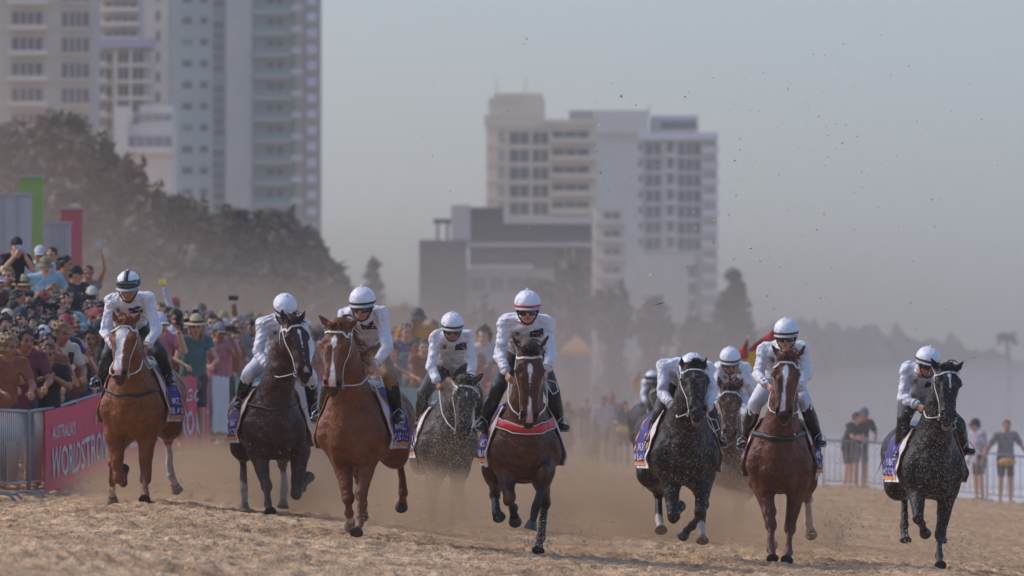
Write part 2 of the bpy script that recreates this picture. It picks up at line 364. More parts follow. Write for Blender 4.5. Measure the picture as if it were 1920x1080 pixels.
def build_horse(S):
    fr = Frame(S['cx'], S['hoof'], S['d'], S['yaw']); root = empty('race_horse', fr.o, -fr.yaw, S['label'], 'horse', 'race horses galloping on the sand')
    d = S['d']; base = vec(lin(S['coat'])) * .80; dark = vec(lin(S.get('points', S['coat'])))
    cb = fr.loc(S['cx'], S['chest'], 0)[2]; dz = cb - .84; wd = S.get('w', 1.1)
    f = Field(S.get('vox', .0115))
    bx = fr.loc(S['cx'], S['chest'], 0)[0]
    def X(x, y, z): return vec((x + bx * max(0, 1 - abs(y) / 1.5) * 0, y, z + dz))
    st = [(-.24, 1.18, .11, .16), (-.14, 1.17, .20, .29), (.05, 1.19, .235, .35), (.35, 1.20, .275, .355), (.65, 1.225, .30, .34), (.95, 1.27, .29, .30), (1.2, 1.32, .27, .27), (1.4, 1.31, .19, .21)]
    tr = [Seg(X(0, a[0], a[1]), X(0, b[0], b[1]), (a[2] * wd, a[3]), (b[2] * wd, b[3]), rw=.12) for a, b in zip(st[:-1], st[1:])]
    f.add(tr, .05, 'trunk'); f.add(Ell(X(0, .22, 1.47), (.075, .30, .14)), .10, 'trunk')
    poll = fr.loc(*S['poll'], S.get('poll_y', -.72)); L = .62
    muz = fr.reach(poll, *S['muzzle'], L, -1)
    ax = nrm(muz - poll); L = np.linalg.norm(muz - poll)
    hy = R(S.get('head_yaw', 0)); eL, eR = S['ears']
    u = vec((math.cos(hy), math.sin(hy), 0)); u[2] += -(eR[1] - eL[1]) / max(20, abs(eR[0] - eL[0])) * .8
    u = nrm(u - ax * (u @ ax)); fv = np.cross(ax, u); fv = fv if fv[1] < 0 else -fv      # fv: out of the face, forwards
    # neck
    nb = X(0, .06, 1.30); mid = nb * .45 + poll * .55 + vec((0, .02, .04)) + fv * -.02
    pk = poll - fv * .07 + ax * .05
    f.add([Seg(nb, mid, (.19, .30), (.120, .20), u=(1, 0, 0)), Seg(mid, pk, (.120, .20), (.092, .14), u=tuple(u))], .14, 'neck')
    f.add([Seg(X(0, -.12, 1.12), mid - vec((0, .06, .06)), (.16, .16), (.09, .10))], .12, 'neck')
    # head
    def hp(s_, a=0, b=0): return poll + ax * (s_ * L) + u * a + fv * b
    f.add([Seg(hp(0, 0, -.02), hp(.28, 0, -.025), (.098, .09), (.120, .12), u=tuple(u)), Seg(hp(.28, 0, -.025), hp(.6, 0, .0), (.120, .12), (.082, .082), u=tuple(u)),
           Seg(hp(.6, 0, .0), hp(.86, 0, .0), (.082, .082), (.074, .070), u=tuple(u)), Seg(hp(.86, 0, .0), hp(.965, 0, -.015), (.074, .070), (.052, .048), u=tuple(u))], .03, 'head')
    f.add([Ell(hp(.27, s * .070, -.085), (.048, .10, .08), [u, ax, fv]) for s in (-1, 1)], .05, 'head')           # cheeks
    f.add([Ell(hp(.27, s * .102, .045), (.034, .055, .032), [u, ax, fv]) for s in (-1, 1)], .03, 'head')            # brow over the eye
    f.add([Seg(hp(.36, s * .058, .078), hp(.72, s * .042, .05), .030, .024) for s in (-1, 1)] , .03, 'head')
    f.add([Seg(hp(.82, s * .056, .037), hp(.90, s * .052, .032), .032, .028) for s in (-1, 1)], .03, 'head')
    f.add([Ell(hp(1.0, 0, -.055), (.036, .04, .032), [u, ax, fv])], .025, 'head')                                   # lower lip
    for s in (-1, 1): f.cut(Ell(hp(.875, s * .060, .060), (.015, .030, .024), [u, ax, fv]), .012)
    f.cut(Seg(hp(.97, -.045, -.038), hp(.97, .045, -.038), .006, .006), .008)
    # ears
    et = []
    for s, e in ((-1, eL), (1, eR)):
        b = hp(-.015, s * .068, -.03); tip = fr.loc(e[0], e[1], b[1] - .01); v = tip - b; n_ = np.linalg.norm(v); tip = b + v * (min(max(n_, .15), .19) / n_); et.append(tip)
        mdl = b * .55 + tip * .45 + u * s * .012
        f.add([Seg(b, mdl, (.026, .022), (.036, .016), u=tuple(u)), Seg(mdl, tip, (.036, .016), (.009, .008), u=tuple(u))], .02, 'ear')
    # front legs
    hooves = []; legs = {}
    for key, s in (('fl', -1), ('fr', 1)):
        q = S[key]; sh = X(s * .165 * wd, -.03, 1.12); el = fr.loc(*q[0], .02)
        f.add([Seg(X(s * .13 * wd, .06, 1.34), sh, (.10, .17), (.115, .17))], .09, 'trunk')
        f.add([Seg(sh, el, (.125, .16), (.095, .115))], .08, 'upper' + key)
        f.add([Seg(X(s * .085, -.20, 1.05), X(s * .10, -.14, .92), (.095, .08), (.062, .06))], .03, 'trunk'); f.add([Ell(X(s * .215 * wd, -.12, 1.16), (.065, .085, .12))], .05, 'trunk')
        kn = fr.reach(el, *q[1], .42, S['sg'][key][0])
        fe = fr.reach(kn, *q[2], .27, S['sg'][key][1]); ho = fr.reach(fe, *q[3], .13, S['sg'][key][2])
        m1 = el * .62 + kn * .38
        f.add([Seg(el, m1, (.104, .12), (.079, .086)), Seg(m1, kn, (.079, .086), (.048, .048))], .05, key + '0')
        f.add([Ell(kn, (.054, .056, .066)), ], .03, key + '0')
        a, b2 = kn * .82 + fe * .18, kn * .3 + fe * .7
        f.add([Seg(kn, a, .048, .034), Seg(a, b2, (.032, .037), (.030, .035)), Seg(b2, fe, (.030, .035), (.039, .041))], .02, key + '1')
        f.add([Seg(fe, ho, .037, .034)], .025, key + '2'); hooves.append((fe, ho, key)); legs[key] = (el, kn, fe, ho)
    for key, s in (('hl', -1), ('hr', 1)):
        q = S[key]; hip = X(s * .15, 1.12, 1.30); stf = X(s * .20, .86, .98)
        f.add([Seg(hip, stf, (.16, .24), (.13, .17))], .10, 'trunk')
        f.add([Seg(X(s * .12, 1.32, 1.22), X(s * .17, 1.05, .98), (.12, .17), (.11, .14))], .10, 'trunk')
        hk = fr.reach(stf, *q[0], .46, S['sg'][key][0]); fe = fr.reach(hk, *q[1], .33, S['sg'][key][1]); ho = fr.reach(fe, *q[2], .13, S['sg'][key][2])
        m1 = stf * .5 + hk * .5
        f.add([Seg(stf, m1, (.115, .14), (.07, .09)), Seg(m1, hk, (.07, .09), (.042, .055))], .07, key + '0')
        f.add([Seg(hk + vec((0, .03, .05)), hk, .032, .045)], .03, key + '0')
        f.add([Seg(hk, hk * .8 + fe * .2, (.044, .052), (.032, .038)), Seg(hk * .8 + fe * .2, fe, (.033, .038), (.040, .042))], .02, key + '1')
        f.add([Seg(fe, ho, .038, .036)], .025, key + '2'); hooves.append((fe, ho, key)); legs[key] = (stf, hk, fe, ho)
    f.cut(Seg(X(0, -.40, 1.12), X(0, -.345, .93), .04, .045), .04)
    V, Q = f.mesh(noise=lambda x, y, z: .0045 * np.sin(26 * x + 9 * y + 3 * np.sin(7 * z)) * np.sin(8 * z + 5 * y + S['seed']) + .0025 * np.sin(40 * z + 20 * x) * np.sin(31 * y)); V = relax(V, Q, 1, .5)
    names, who, tt = f.classify(V)
    C = np.tile(base, (len(V), 1)); nv = vnoise(V, 9, S['seed']); nv2 = vnoise(V, 40, S['seed'] + 1)
    nm = np.array(names)[who]
    dk = float(S.get('dark_legs', 1)); rel = V - poll
    for key in ('fl', 'fr', 'hl', 'hr'):
        t0 = np.zeros(len(V))
        for sfx, off in (('0', 0), ('1', 1.0), ('2', 2.0)):
            m = nm == key + sfx; nseg = {'0': 2, '1': 3 if key[0] == 'f' else 2, '2': 1}[sfx]; t0[m] = off + np.minimum(tt[m] / nseg, 1)
        inleg = np.isin(nm, [key + '0', key + '1', key + '2'])
        k = np.clip((t0 - .55 + nv * .15) / .35, 0, 1) * inleg * dk
        C = C * (1 - k[:, None]) + dark * k[:, None]
        w0 = S.get('sock', {}).get(key)
        if w0 is not None:
            k = np.clip((t0 - w0 + nv2 * .06 + nv * .05) / .06, 0, 1) * inleg; C = C * (1 - k[:, None]) + vec(lin('#b9ada5')) * k[:, None]
    head = nm == 'head'; s_ = rel @ ax / L; a_ = rel @ u; b_ = rel @ fv
    k = np.clip((s_ - .74 + nv2 * .03) / .2, 0, 1) * head * .75; C = C * (1 - k[:, None]) + vec(lin('#2c2424')) * k[:, None]
    # face marking: list of (s, half width, lateral shift)
    bl = np.array(S['blaze']); hw = 1.35 * np.interp(s_, bl[:, 0], bl[:, 1], left=0, right=0); sh_ = np.interp(s_, bl[:, 0], bl[:, 2])
    k = np.clip((hw - np.abs(a_ - sh_) + nv2 * .004) / .005, 0, 1) * head * (b_ > .0) * (hw > 0); pink = np.clip((s_ - .75) / .1, 0, 1)[:, None]
    C = C * (1 - k[:, None]) + (vec(lin('#e6ddd8')) * (1 - pink) + vec(lin('#c49a90')) * pink) * k[:, None]
    k = (np.abs(s_ - 1.0) < .07) * head * (b_ < -.015) * .55; C = C * (1 - k[:, None]) + vec(lin('#a08d80')) * k[:, None]
    for s in (-1, 1):
        dd = np.linalg.norm((V - hp(.875, s * .060, .055)) , axis=1); k = np.clip((.030 - dd) / .01, 0, 1) * head; C = C * (1 - k[:, None]) + vec((.006, .005, .005)) * k[:, None]
        dd = np.linalg.norm((V - hp(.275, s * .118, .03)), axis=1); k = np.clip((.036 - dd) / .014, 0, 1) * .7 * head; C = C * (1 - k[:, None]) + vec((.012, .009, .008)) * k[:, None]
    e_ = nm == 'ear'; C[e_] *= .8
    C *= (1 + .14 * nv + .08 * nv2)[:, None]
    rs0 = np.random.RandomState(S['seed'] + 50); sp = S.get('speck', .0); zrel = V[:, 2] - cb
    if sp: k = (rs0.rand(len(V)) < sp * np.clip(1.0 + nv * 1.2, 0, 2) * (V[:, 1] < .5)) * (.15 + .45 * rs0.rand(len(V))); C = C * (1 - k[:, None]) + vec(lin('#b9a692')) * k[:, None]
    k = np.clip((.25 - V[:, 2]) / .5 + nv2 * .35 + .1, 0, 1) * .30 * (V[:, 2] < cb); C = C * (1 - k[:, None]) + vec(lin('#a08a72')) * k[:, None]
    obj('body', make_mesh('body', V, Q, COAT, True, np.clip(C, 0, 1)), root)
    tree = bvh(V, Q)
    # eyes
    for s in (-1, 1):
        c, _ = snap(tree, Vector(hp(.275, s * .14, .03)), -.008); mb = MB()
        for i in range(7):
            pass
        me = bpy.data.meshes.new('eye'); bm = bmesh.new(); bmesh.ops.create_icosphere(bm, subdivisions=2, radius=.021); bm.to_mesh(me); bm.free(); me.materials.append(GLOSS_EYE)
        me.polygons.foreach_set('use_smooth', [True] * len(me.polygons)); obj('eye', me, root, loc=c)
    # hooves
    for fe, ho, key in hooves:
        a = nrm(ho - fe); p0 = ho - a * .005; tip = ho + a * .075; fw = vec((0, -1, 0)); fw = fw - a * (fw @ a)
        if np.linalg.norm(fw) < .3: fw = vec((0, 0, 1)) * (1 if a[1] < 0 else -1)
        fw = nrm(fw - a * (fw @ a)); sd = np.cross(a, fw); mb = MB(); n = 14; rings = []
        for h, r_, sh in ((0, .040, 0), (.02, .044, .004), (.07, .060, .018), (.078, .061, .02), (.078, .045, .018), (.066, .03, .015)):
            c = p0 + a * h + fw * sh; rings.append([c + sd * math.cos(2 * math.pi * i / n) * r_ + fw * math.sin(2 * math.pi * i / n) * r_ * (1.08 if math.sin(2 * math.pi * i / n) > 0 else .8) for i in range(n)])
        V2 = [p for r_ in rings for p in r_]; F2 = [(j * n + i, j * n + (i + 1) % n, (j + 1) * n + (i + 1) % n, (j + 1) * n + i) for j in range(len(rings) - 1) for i in range(n)] + [tuple((len(rings) - 1) * n + i for i in range(n))]
        mb.add(V2, F2); pale = S.get('sock', {}).get(key) is not None
        mb.build('hoof', mat('pale_hoof', lin('#7d6c5e'), rough=.55, noise=.3, nscale=30) if pale else mat('dark_hoof', lin('#35302f'), rough=.45, noise=.3, nscale=30), root, True)
    # mane, forelock and tail: tufts of tapered strands
    mc = vec(lin(S.get('mane', '#241a17')))
    def tufts(name, starts, dirs, lens, r0, seed, droop=.5):
        rs = np.random.RandomState(seed); mb = MB()
        for p, dr, ln in zip(starts, dirs, lens):
            pts = []; q = vec(p); v = nrm(vec(dr) + rs.randn(3) * .22)
            for i in range(5): pts.append(q.copy()); q = q + v * ln / 4; v = nrm(v + vec((0, 0, -droop * .35)) + rs.randn(3) * .12)
            mb.tube(pts, [r0, r0 * .95, r0 * .7, r0 * .45, .0015], 4, flat=.5)
        m = make_mesh(name, mb.v, mb.f, HAIR, True, None); set_cols(m, np.tile(mc, (len(mb.v), 1)) * (1 + .3 * np.random.RandomState(seed).randn(len(mb.v), 1) * .3)); return obj(name, m, root)
    rs = np.random.RandomState(S['seed'])
    n = 70; stt, dr = [], []
    for i in range(n):
        a = rs.rand(); stt.append(hp(-.03 + .03 * a, (rs.rand() - .5) * .09, .0 + .02 * rs.rand())); dr.append(fv * .7 + ax * (.5 * rs.rand() - .25) - vec((0, 0, -.25)) * rs.rand() + u * (rs.rand() - .5) * 1.6)
    tufts('forelock', stt, dr, .07 + .08 * rs.rand(n), .012, S['seed'], 1.2)
    n = 90; stt, dr = [], []; sd_ = S.get('mane_side', 1)
    for i in range(n):
        t = i / n; c = pk * (1 - t) + X(0, .1, 1.52) * t; c2 = c * 1.0; c2[2] += .25
        q, no = snap(tree, Vector(c2), -.01); stt.append(vec(q)); dr.append(vec((sd_ * .9, .25, .25)) + rs.randn(3) * .3)
    tufts('mane', stt, dr, .12 + .1 * rs.rand(n), .013, S['seed'] + 1, 1.6)
    n = 60; tb = X(0, 1.52, 1.42); tufts('tail', [tb + rs.randn(3) * .018 for _ in range(n)], [vec((.05 * rs.randn(), 1, -.3)) for _ in range(n)], .45 + .3 * rs.rand(n), .016, S['seed'] + 2, 2.2)
    # bridle
    mb = MB(); W = .0105
    def hs_(s_, ang, r=.2): return hp(s_, math.sin(ang) * r, math.cos(ang) * r - .02)
    strap(mb, tree, [hs_(.09, R(a)) for a in range(-105, 106, 15)], .012, .006, 2)                              # browband
    for s in (-1, 1):
        strap(mb, tree, [hp(.0, s * .16, -.05), hp(.1, s * .16, -.01), hp(.4, s * .14, -.01), hp(.62, s * .12, -.0), hp(.86, s * .12, -.02)], .0085, .006, 4)
        strap(mb, tree, [hp(.0, s * .14, -.07), hp(.25, s * .16, -.12), hp(.38, s * .08, -.2)], .007, .006, 4)
    if S.get('noseband', 0): strap(mb, tree, [hs_(.62, R(a)) for a in range(-130, 131, 20)], .010, .006, 2)
    strap(mb, tree, [hp(-.06, -.09, -.02), hp(-.07, 0, -.04), hp(-.06, .09, -.02)], .010, .005, 3)
    mb.build('bridle', WHITE_STRAP, root, True)
    mb = MB(); bits = []
    for s in (-1, 1):
        c = vec(snap(tree, Vector(hp(.88, s * .12, -.03)), .012)[0]); bits.append(c)
        mb.tube([c + ax * .032 * math.cos(a) + fv * .032 * math.sin(a) for a in np.linspace(0, 6.2832, 15)], .0045, 5)
    mb.tube([bits[0], bits[1]], .005, 5); mb.build('bit', STEEL, root, True)
    # breastplate / breast strap
    bc = S.get('breast')
    if bc:
        colr, wid = bc; mb = MB(); pts = []
        for a in range(-90, 91, 12):
            pts.append(X(math.sin(R(a)) * .38, -.55 * math.cos(R(a)) + .25, 1.51 - .16 * math.cos(R(a)) + S.get('breast_dz', 0)))
        strap(mb, tree, pts, wid, .012, 3, thick=.25)
        strap(mb, tree, [X(s_ * .3, .2, 1.3) for s_ in ()] or pts[:2], wid * .5, .008, 2)
        o = mb.build('breastplate', mat('strap_' + colr, lin(colr), rough=.45), root, True)
        if S.get('breast_edge'):
            mb = MB()
            for q_ in (-1, 1):
                strap(mb, tree, [p + vec((0, 0, q_ * wid * .95)) for p in pts], .005, .019, 3, thick=.6)
            mb.build('edging', WHITE_STRAP, o, True)
    # saddle pad, sponsor cloth, saddle
    def sheet(y0, y1, z_edge, ny, nz_, lift, flare, side, lead=0.0):
        V2 = []
        for j in range(nz_ + 1):
            for i in range(ny + 1):
                t = j / nz_; yy = y0 + (y1 - y0) * i / ny + lead * (1 - t)
                zt, zb = 1.50, z_edge; z = zt + (zb - zt) * t
                hwid = .06 + .44 * t; p, no = tree.find_nearest(Vector(X(side * (.10 + .30 * min(1, t * 1.6)), yy, z)))[:2]
                no = no.normalized(); fl = flare * max(0, t - .35) ** 1.5 * (i / ny * .8 + .4)
                wob = .012 * math.sin(i * 1.9 + S['seed']) * t + .008 * math.sin(j * 1.3 + i * .8)
                q = vec(p) + vec(no) * (lift + wob * .7) + vec((side * fl, 0, 0)); q[2] = min(q[2], X(0, 0, z)[2] + .03) if t > .25 else q[2]; V2.append(q)
        return V2, ny, nz_
    def sheet_obj(name, sh_, m, midx=None, th=.006):
        V2, ny, nz_ = sh_; Fc = [(j * (ny + 1) + i, j * (ny + 1) + i + 1, (j + 1) * (ny + 1) + i + 1, (j + 1) * (ny + 1) + i) for j in range(nz_) for i in range(ny)]
        mi = [midx(i, j, ny, nz_) for j in range(nz_) for i in range(ny)] if midx else None
        n = len(V2); off = vec((0, 0, 0)); nb_ = [vec(v) for v in V2]
        cx_ = np.mean([v[0] for v in V2]); sgn = 1 if cx_ > 0 else -1
        V3 = V2 + [v - vec((sgn * th, 0, th * .3)) for v in nb_]; F3 = Fc + [tuple(k + n for k in q[::-1]) for q in Fc]
        def row(ids): return [(ids[k], ids[k] + n, ids[k + 1] + n, ids[k + 1]) for k in range(len(ids) - 1)]
        bot = [nz_ * (ny + 1) + i for i in range(ny + 1)]; fr_ = [j * (ny + 1) for j in range(nz_ + 1)]; bk = [j * (ny + 1) + ny for j in range(nz_ + 1)]
        ex = row(bot) + row(fr_) + row(bk); F3 += ex
        if mi is not None: mi = mi + mi + [1] * len(ex)
        return obj(name, make_mesh(name, V3, F3, m, True, None, mi), root)
    pur = mat('purple_cloth', lin(S.get('cloth', '#3b3278')), rough=.75, noise=.15, nscale=20); org = mat('orange_trim', lin('#d98532'), rough=.7)
    wht = mat('white_pad', lin('#cbc7cc'), rough=.8, noise=.08, nscale=20)
    for side in (-1, 1) if S['seed'] != 10 else ():
        sheet_obj('saddle_pad', sheet(-.03, .60, .98, 12, 14, .030, .10, side), [wht, org], lambda i, j, ny, nz_: 1 if (i == 0 and False) else 0)
        sh_ = sheet(.13, .62, 1.01, 30, 26, .042, .09, side, lead=.0)
        o = sheet_obj('saddle_cloth', sh_, [pur, org], lambda i, j, ny, nz_: 1 if (i < 1 or i >= ny - 1 or j >= nz_ - 2) else 0)
        V2, ny, nz_ = sh_
        G = np.array(V2).reshape(nz_ + 1, ny + 1, 3); mb = MB()
        for txt, vc, szz in (('MAGIC', .60, .21), ('MILLIONS', .815, .21)):
            TV, TF = text_mesh(txt, 1.0)
            if len(TV) == 0: continue
            w_ = TV[:, 0].max() - TV[:, 0].min(); sx = (.80 if txt != 'MAGIC' else .55) / w_
            O = []
            for x_, y_, _ in TV:
                uu = .5 + side * x_ * sx * 1.0; vv = vc - y_ * szz
                fi, fj = np.clip(uu * ny, 0, ny - 1e-3), np.clip(vv * nz_, 0, nz_ - 1e-3); i, j = int(fi), int(fj); a, b = fi - i, fj - j
                p = (G[j, i] * (1 - a) + G[j, i + 1] * a) * (1 - b) + (G[j + 1, i] * (1 - a) + G[j + 1, i + 1] * a) * b
                p00 = G[j, i + 1] - G[j, i]; p01 = G[j + 1, i] - G[j, i]; n_ = nrm(np.cross(p00, p01)); n_ = n_ if n_[0] * side > 0 else -n_
                O.append(p + n_ * .005)
            mb.add(O, TF)
        if mb.v: obj('lettering', make_mesh('lettering', mb.v, mb.f, mat('white_letter', lin('#c9c4d6'), rough=.7), False), o)
    g = Field(.014); g.add([Seg(X(0, .32, 1.565), X(0, .72, 1.58), (.10, .045), (.13, .05))], .02).add([Seg(X(s * .14, .34, 1.48), X(s * .24, .36, 1.28), (.03, .1), (.02, .09), u=(1, 0, 0)) for s in (-1, 1)], .05)
    V2, Q2 = g.mesh(); obj('saddle', make_mesh('saddle', V2, Q2, leather(), True), root)
    HORSES_BVH[S['seed']] = tree
    S['fr'] = fr; S['X'] = X; S['bits'] = bits; S['root'] = root; S['tree'] = tree
    return root
CHEST, BAY, DKBAY, BLACK = '#7d4a30', '#5c382a', '#45302b', '#2e2523'
H = [
 dict(seed=1, cx=250, hoof=945, d=85, yaw=8, chest=822, coat='#86502f', points='#6b3d27', dark_legs=.5, mane='#7a4527', poll=(235, 606), muzzle=(224, 716), ears=((211, 583), (260, 587)), head_yaw=-8,
      blaze=[(.10, .016, 0), (.16, .056, 0), (.24, .045, 0), (.42, .028, -.004), (.7, .030, -.01), (.92, .040, -.02)], noseband=0, breast=('#1d1b1d', .014), breast_dz=-.07, sock={'hr': .95, 'hl': 1.9},
      fl=[(216, 812), (222, 895), (231, 905), (232, 890)], fr=[(275, 812), (273, 898), (272, 927), (273, 936)], hl=[(212, 868), (209, 915), (211, 930)], hr=[(315, 826), (320, 890), (328, 908)],
      sg=dict(fl=(-1, 1, 1), fr=(-1, -1, -1), hl=(1, 1, 1), hr=(1, 1, 1)), mane_side=-1,
      label='chestnut horse with a broad white blaze and a thin dark breast strap'),
 dict(seed=2, speck=.003, cx=512, hoof=965, d=85, yaw=-8, chest=862, coat='#4a302b', points='#2b2221', mane='#1f1817', poll=(548, 605), muzzle=(572, 713), ears=((531, 592), (570, 586)), head_yaw=26,
      blaze=[(.18, .012, .0), (.22, .018, 0), (.28, .006, 0), (.80, .0, 0), (.84, .02, 0), (.9, .022, 0)], breast=('#1d1b1d', .013), sock={'hl': 1.88, 'hr': 1.6},
      fl=[(484, 846), (500, 912), (502, 945), (505, 957)], fr=[(562, 846), (556, 925), (566, 915), (573, 903)], hl=[(455, 856), (458, 915), (458, 943)], hr=[(530, 870), (533, 918), (531, 940)],
      sg=dict(fl=(-1, -1, -1), fr=(-1, 1, 1), hl=(1, -1, -1), hr=(1, -1, -1)),
      label='dark bay horse with head turned aside, beside the green banners'),
 dict(seed=3, cx=662, hoof=1010, d=77, yaw=11, chest=876, coat='#7c4a30', points='#66402c', dark_legs=.4, mane='#6e4029', poll=(634, 612), muzzle=(624, 738), ears=((606, 598), (665, 602)), head_yaw=-4,
      blaze=[(.17, .006, 0), (.24, .022, 0), (.30, .020, 0), (.36, .005, 0), (.55, .008, 0), (.7, .018, .004), (.92, .026, .008)], sock={'fl': 2.3},
      fl=[(640, 852), (652, 934), (655, 962), (657, 976)], fr=[(694, 845), (678, 926), (674, 978), (671, 994)], hl=[(676, 900), (681, 945), (681, 958)], hr=[(750, 858), (756, 925), (755, 940)],
      sg=dict(fl=(-1, 1, 1), fr=(-1, -1, -1), hl=(1, 1, 1), hr=(1, 1, 1)),
      label='large copper chestnut horse with a small star and pale nose stripe, no breast strap'),
 dict(seed=4, speck=.03, cx=838, hoof=1000, d=91, yaw=-5, chest=888, coat='#3f3733', points='#332d2b', mane='#241f1e', poll=(874, 716), muzzle=(866, 822), ears=((850, 704), (899, 706)), head_yaw=5,
      blaze=[(.2, .004, 0), (.3, .006, 0)], fl=[(818, 880), (812, 938), (812, 965), (812, 980)], fr=[(862, 880), (852, 935), (846, 978), (844, 990)], hl=[(800, 860), (806, 930), (808, 950)], hr=[(862, 880), (868, 938), (866, 958)],
      sg=dict(fl=(-1, 1, 1), fr=(-1, -1, -1), hl=(1, -1, -1), hr=(1, 1, 1)), noseband=0,
      label='dusty dark brown horse half lost in flying sand, head carried low'),
 dict(seed=5, cx=985, hoof=1047, d=77, yaw=-4, chest=908, coat='#5f3a2b', points='#262122', mane='#1d1817', poll=(993, 655), muzzle=(992, 798), ears=((962, 632), (1026, 632)), head_yaw=0,
      blaze=[(.18, .006, 0), (.22, .017, 0), (.30, .016, 0), (.38, .005, 0), (.60, .003, 0), (.66, .010, 0), (.85, .018, 0), (.96, .026, 0)], breast=('#bb2430', .044), breast_edge=1, breast_dz=0,
      fl=[(945, 868), (955, 935), (962, 952), (964, 967)], fr=[(1030, 850), (1019, 887), (1006, 948), (998, 978)], hl=[(928, 928), (931, 962), (935, 970)], hr=[(1022, 945), (1014, 1008), (1010, 1026)],
      sg=dict(fl=(-1, 1, 1), fr=(-1, -1, -1), hl=(1, -1, -1), hr=(1, -1, -1)),
      label='bay horse with black legs and a wide red breast collar edged in white'),
 dict(seed=6, speck=.02, cx=1283, hoof=1040, d=80, yaw=-7, chest=912, coat='#352a28', points='#262120', mane='#1b1716', poll=(1300, 692), muzzle=(1308, 786), ears=((1278, 670), (1322, 676)), head_yaw=3,
      blaze=[(0, 0, 0), (1, 0, 0)], sock={'hl': 1.9, 'hr': 1.88},
      fl=[(1256, 890), (1262, 968), (1267, 968), (1270, 958)], fr=[(1320, 890), (1313, 962), (1298, 986), (1288, 995)], hl=[(1234, 926), (1236, 975), (1238, 990)], hr=[(1320, 945), (1315, 990), (1316, 1008)],
      sg=dict(fl=(-1, 1, 1), fr=(-1, 1, 1), hl=(1, -1, -1), hr=(1, -1, -1)),
      label='near-black horse with pale hind pasterns, speckled with sand, rider bent over its neck'),
 dict(seed=7, speck=.03, cx=1366, hoof=1005, d=97, yaw=0, chest=938, coat='#5a3d31', points='#3c2f2b', mane='#2c211e', poll=(1369, 728), muzzle=(1368, 826), ears=((1351, 714), (1387, 718)), head_yaw=0,
      blaze=[(0, 0, 0), (1, 0, 0)], fl=[(1342, 918), (1336, 972), (1337, 988), (1338, 998)], fr=[(1388, 918), (1384, 972), (1384, 962), (1385, 950)], hl=[(1350, 930), (1348, 975), (1349, 990)], hr=[(1382, 930), (1380, 980), (1380, 995)],
      sg=dict(fl=(-1, -1, -1), fr=(-1, 1, 1), hl=(1, -1, -1), hr=(1, -1, -1)),
      label='brown bay horse running close behind the near-black horse, its face hidden by sand spray'),
 dict(seed=8, cx=1462, hoof=1058, d=82, yaw=4, chest=926, coat='#704433', points='#5b3529', dark_legs=.6, mane='#55301f', poll=(1476, 670), muzzle=(1470, 790), ears=((1454, 656), (1502, 656)), head_yaw=-3,
      blaze=[(.13, .004, 0), (.18, .020, 0), (.26, .024, .0), (.34, .014, .002), (.5, .010, -.002), (.7, .017, -.008), (.86, .020, -.012)], breast=('#262325', .026), breast_dz=.04, sock={'hr': .85, 'hl': 1.5}, cloth='#33307a',
      fl=[(1432, 912), (1446, 985), (1445, 1030), (1448, 1044)], fr=[(1496, 905), (1481, 992), (1478, 1036), (1476, 1048)], hl=[(1446, 960), (1444, 1000), (1446, 1012)], hr=[(1514, 936), (1516, 978), (1519, 992)],
      sg=dict(fl=(-1, -1, -1), fr=(-1, -1, -1), hl=(1, 1, 1), hr=(1, 1, 1)),
      label='red-brown horse with a tapering white blaze and a wide dark breast strap'),
 dict(seed=9, speck=.02, cx=1748, hoof=1068, d=85, yaw=-7, chest=936, coat='#2f2726', points='#242020', mane='#191616', poll=(1776, 694), muzzle=(1776, 796), ears=((1752, 680), (1803, 681)), head_yaw=8,
      blaze=[(.12, .004, 0), (.16, .020, .0), (.22, .010, 0), (.45, .005, .006), (.5, .0, 0)],
      fl=[(1718, 914), (1722, 972), (1728, 982), (1731, 992)], fr=[(1778, 914), (1763, 1004), (1761, 1042), (1762, 1056)], hl=[(1697, 930), (1696, 985), (1697, 1005)], hr=[(1775, 930), (1768, 985), (1766, 1005)],
      sg=dict(fl=(-1, 1, 1), fr=(-1, -1, -1), hl=(1, -1, -1), hr=(1, -1, -1)),
      label='black horse with a thin white mark on its forehead, galloping nearest the water'),
 dict(seed=10, cx=1226, hoof=900, d=150, yaw=-6, chest=833, coat='#3a302c', points='#2b2422', mane='#221c1a', poll=(1232, 728), muzzle=(1236, 785), ears=((1226, 719), (1240, 719)), head_yaw=5, vox=.016,
      blaze=[(0, 0, 0), (1, 0, 0)], fl=[(1217, 822), (1218, 855), (1219, 880), (1220, 890)], fr=[(1236, 822), (1236, 857), (1238, 876), (1239, 886)], hl=[(1213, 835), (1214, 865), (1215, 880)], hr=[(1238, 835), (1236, 865), (1236, 882)],
      sg=dict(fl=(-1, -1, -1), fr=(-1, 1, 1), hl=(1, -1, -1), hr=(1, -1, -1)),
      label='dark escort horse far behind the field, blurred by dust'),
]
# ---------------------------------------------------------------- people
SKIN = mat('skin', rough=.55, spec=.35, attr=True, objcol=True)
SILK = mat('white_silk', lin('#d2cfd3'), rough=.42, spec=.5, sheen=.3, bump=1, bscale=9, bdist=.07)
CAPSILK = mat('cap_silk', lin('#d6d4d8'), rough=.4, spec=.5, bump=.8, bscale=16, bdist=.025)
CLOTH = mat('cloth', (1, 1, 1), rough=.8, objcol=True, noise=.22, nscale=9, bump=.9, bscale=9, bdist=.06)
HAIRM = mat('human_hair', (1, 1, 1), rough=.6, objcol=True, noise=.35, nscale=60, bump=.5, bscale=80)
BLACK_M = mat('matt_black', lin('#161518'), rough=.5)
GOG = mat('goggle_lens', lin('#0c0c0e'), rough=.08, spec=.8, coat=.5)
def head_axes(fwd, up=(0, 0, 1)):
    f = nrm(vec(fwd)); r = nrm(np.cross(f, vec(up))); u = np.cross(r, f); return r, f, u      # right (viewer-left), forward, up
